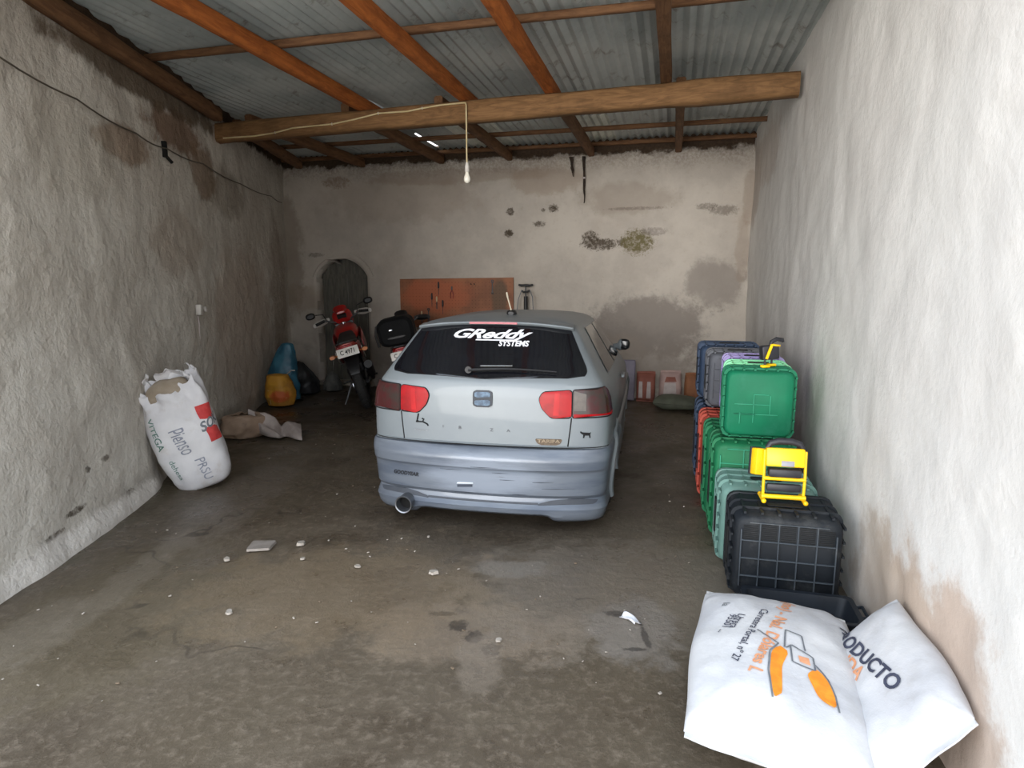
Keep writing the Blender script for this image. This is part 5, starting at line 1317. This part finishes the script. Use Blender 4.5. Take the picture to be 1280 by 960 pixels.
# ================================================================== ON THE FLOOR
M_chip = pm('plaster chip', srgb(172, 163, 152), .9, 0, srgb(146, 138, 128), 14, .3, 40)
def chip(name, label, cat, x, y, sx, sy, h, seed, mat=M_chip, rot=0):
    n = 11; r_ = random.Random(seed); P = [(sx * math.cos(2 * PI * k / n) * r_.uniform(.75, 1.15), sy * math.sin(2 * PI * k / n) * r_.uniform(.75, 1.15)) for k in range(n)]
    m = MB(); m.prism(P, lambda a, b: (a, b, 0), lambda a, b: (a * .86, b * .86, h * (1 + .4 * nz3(a, b, 0, 20, seed))))
    o = m.build(name, mat, angle=25); o.location = (x, y, .001); o.rotation_euler = (0, 0, rot); tag(o, label, cat); return o
m = MB(); m.prism(round_poly([(-.075, -.06), (.06, -.065), (.085, .05), (-.06, .075)], .012), lambda a, b: (a, b, 0), lambda a, b: (a * .95, b * .95, .014))
o = m.build('tile_piece', pm('dull tile', srgb(150, 142, 134), .7, 0, srgb(134, 126, 118), 12, .2, 40)); o.location = (-1.505, 3.63, .002); o.rotation_euler = (0, 0, .2); tag(o, 'flat grey tile piece on the floor left of the car', 'tile')
G = 'plaster chips on the floor'
for lab, x, y, s_, sd_ in (('white lump of plaster on the floor right of the tile piece', -1.275, 3.67, .032, 1), ('pale plaster chip on the floor left of the tile piece', -1.63, 3.45, .024, 2), ('flat pale chip on the bare floor a step behind the car exhaust', -.43, 3.28, .030, 3),
        ('small pale chip in front of the white lump', -1.20, 3.46, .018, 4), ('pale chip alone on the bare floor at the lower left', -1.36, 2.86, .022, 5), ('yellowish chip near the tile piece, towards the car', -.86, 3.36, .02, 6), ('pale chip in the middle of the near floor', -.06, 2.62, .018, 7), ('small chip under the car bumper edge at the exhaust', -.52, 3.78, .014, 8)):
    tag(chip('plaster_chip', lab, 'plaster chip', x, y, s_, s_ * .75, s_ * .45, sd_, M_chip, sd_), group=G)
m = MB(); m.grid(lambda u, v: (.05 * (u - .5) * 2 * .45, .09 * (v - .5) * 2 * .55, .012 + .010 * math.sin(u * 5 + v * 4) + .006 * nz3(u, v, 0, 4)), 8, 12)
o = m.build('paper_scrap', pm('white paper', srgb(222, 222, 226), .8)); o.location = (.555, 2.79, .0); o.rotation_euler = (0, 0, .6); s_ = o.modifiers.new('thick', 'SOLIDIFY'); s_.thickness = .002; tag(o, 'crumpled white scrap of paper on the cracked floor near the foreground sack', 'paper')
m = MB(); r_ = random.Random(5)
for k in range(200):
    x, y = r_.uniform(-2.4, 1.3), r_.uniform(2.2, 6.5)
    if -1.0 < x - .21 * (y - 3.8) < .75 and y > 3.85: continue
    if x > 1.0 + .25 * (y - 3): continue
    s_ = r_.choice((.003, .004, .005, .006, .008)); a = r_.uniform(0, 6)
    m.mi = 0 if r_.random() < .6 else 1
    m.box((x, y, s_ * .3), (s_ * 2, s_ * r_.uniform(.8, 1.6), s_ * .7), Euler((r_.uniform(-.3, .3), r_.uniform(-.3, .3), a)), s_ * .25, 1)
o = m.build('floor_debris', [M_chip, pm('dirt crumb', srgb(120, 104, 86), .9)]); tag(o, 'scattered crumbs and grit over the concrete floor', 'debris', kind='stuff')

# ================================================================== LIGHT AND CAMERA
SKY0, SKY1, SUNE, SUNA, SUND, EXPO = 2.05, 2.75, 1.95, 36, (.36, .92, -.06), 0.5
w = bpy.data.worlds.new('sky'); sc.world = w; w.use_nodes = True; nt = w.node_tree; nt.nodes.clear()
bg = nt.nodes.new('ShaderNodeBackground'); ow = nt.nodes.new('ShaderNodeOutputWorld'); tc_ = nt.nodes.new('ShaderNodeTexCoord'); sx = nt.nodes.new('ShaderNodeSeparateXYZ'); mr_ = nt.nodes.new('ShaderNodeMapRange'); mx = nt.nodes.new('ShaderNodeMix'); mx.data_type = 'RGBA'
nt.links.new(tc_.outputs['Generated'], sx.inputs[0]); nt.links.new(sx.outputs['Z'], mr_.inputs['Value']); mr_.inputs['From Min'].default_value = -.15; mr_.inputs['From Max'].default_value = .7
nt.links.new(mr_.outputs[0], mx.inputs[0]); mx.inputs[6].default_value = (1.0, .96, .90, 1); mx.inputs[7].default_value = (.72, .84, 1.0, 1)
nt.links.new(mx.outputs[2], bg.inputs[0]); nt.links.new(bg.outputs[0], ow.inputs[0])
# the sky is brightest low on the side away from the right wall
mr2 = nt.nodes.new('ShaderNodeMapRange'); mr2.interpolation_type = 'SMOOTHSTEP'; nt.links.new(sx.outputs['X'], mr2.inputs['Value']); mr2.inputs['From Min'].default_value = .2; mr2.inputs['From Max'].default_value = -.9
mr2.inputs['To Min'].default_value = SKY0; mr2.inputs['To Max'].default_value = SKY1; nt.links.new(mr2.outputs[0], bg.inputs[1])
sl = bpy.data.lights.new('sun', 'SUN'); sl.energy = SUNE; sl.angle = rad(SUNA); sl.color = (1.0, .97, .93)
so = bpy.data.objects.new('sun', sl); COL.objects.link(so)
d = Vector(SUND); so.rotation_euler = d.to_track_quat('-Z', 'Y').to_euler()
cam = bpy.data.cameras.new('camera'); cam.sensor_width = 36; cam.lens = 22.5; cam.clip_start = .05
co = bpy.data.objects.new('camera', cam); COL.objects.link(co); co.location = (0, 0, 1.58); co.rotation_euler = (PI / 2 - math.atan(130 / 800), 0, 0)
sc.camera = co
sc.view_settings.view_transform = 'Standard'; sc.view_settings.look = 'None'; sc.view_settings.gamma = 1; sc.view_settings.use_curve_mapping = False
sc.view_settings.exposure = EXPO
sc.cycles.use_denoising = True; sc.cycles.max_bounces = 12; sc.cycles.diffuse_bounces = 8
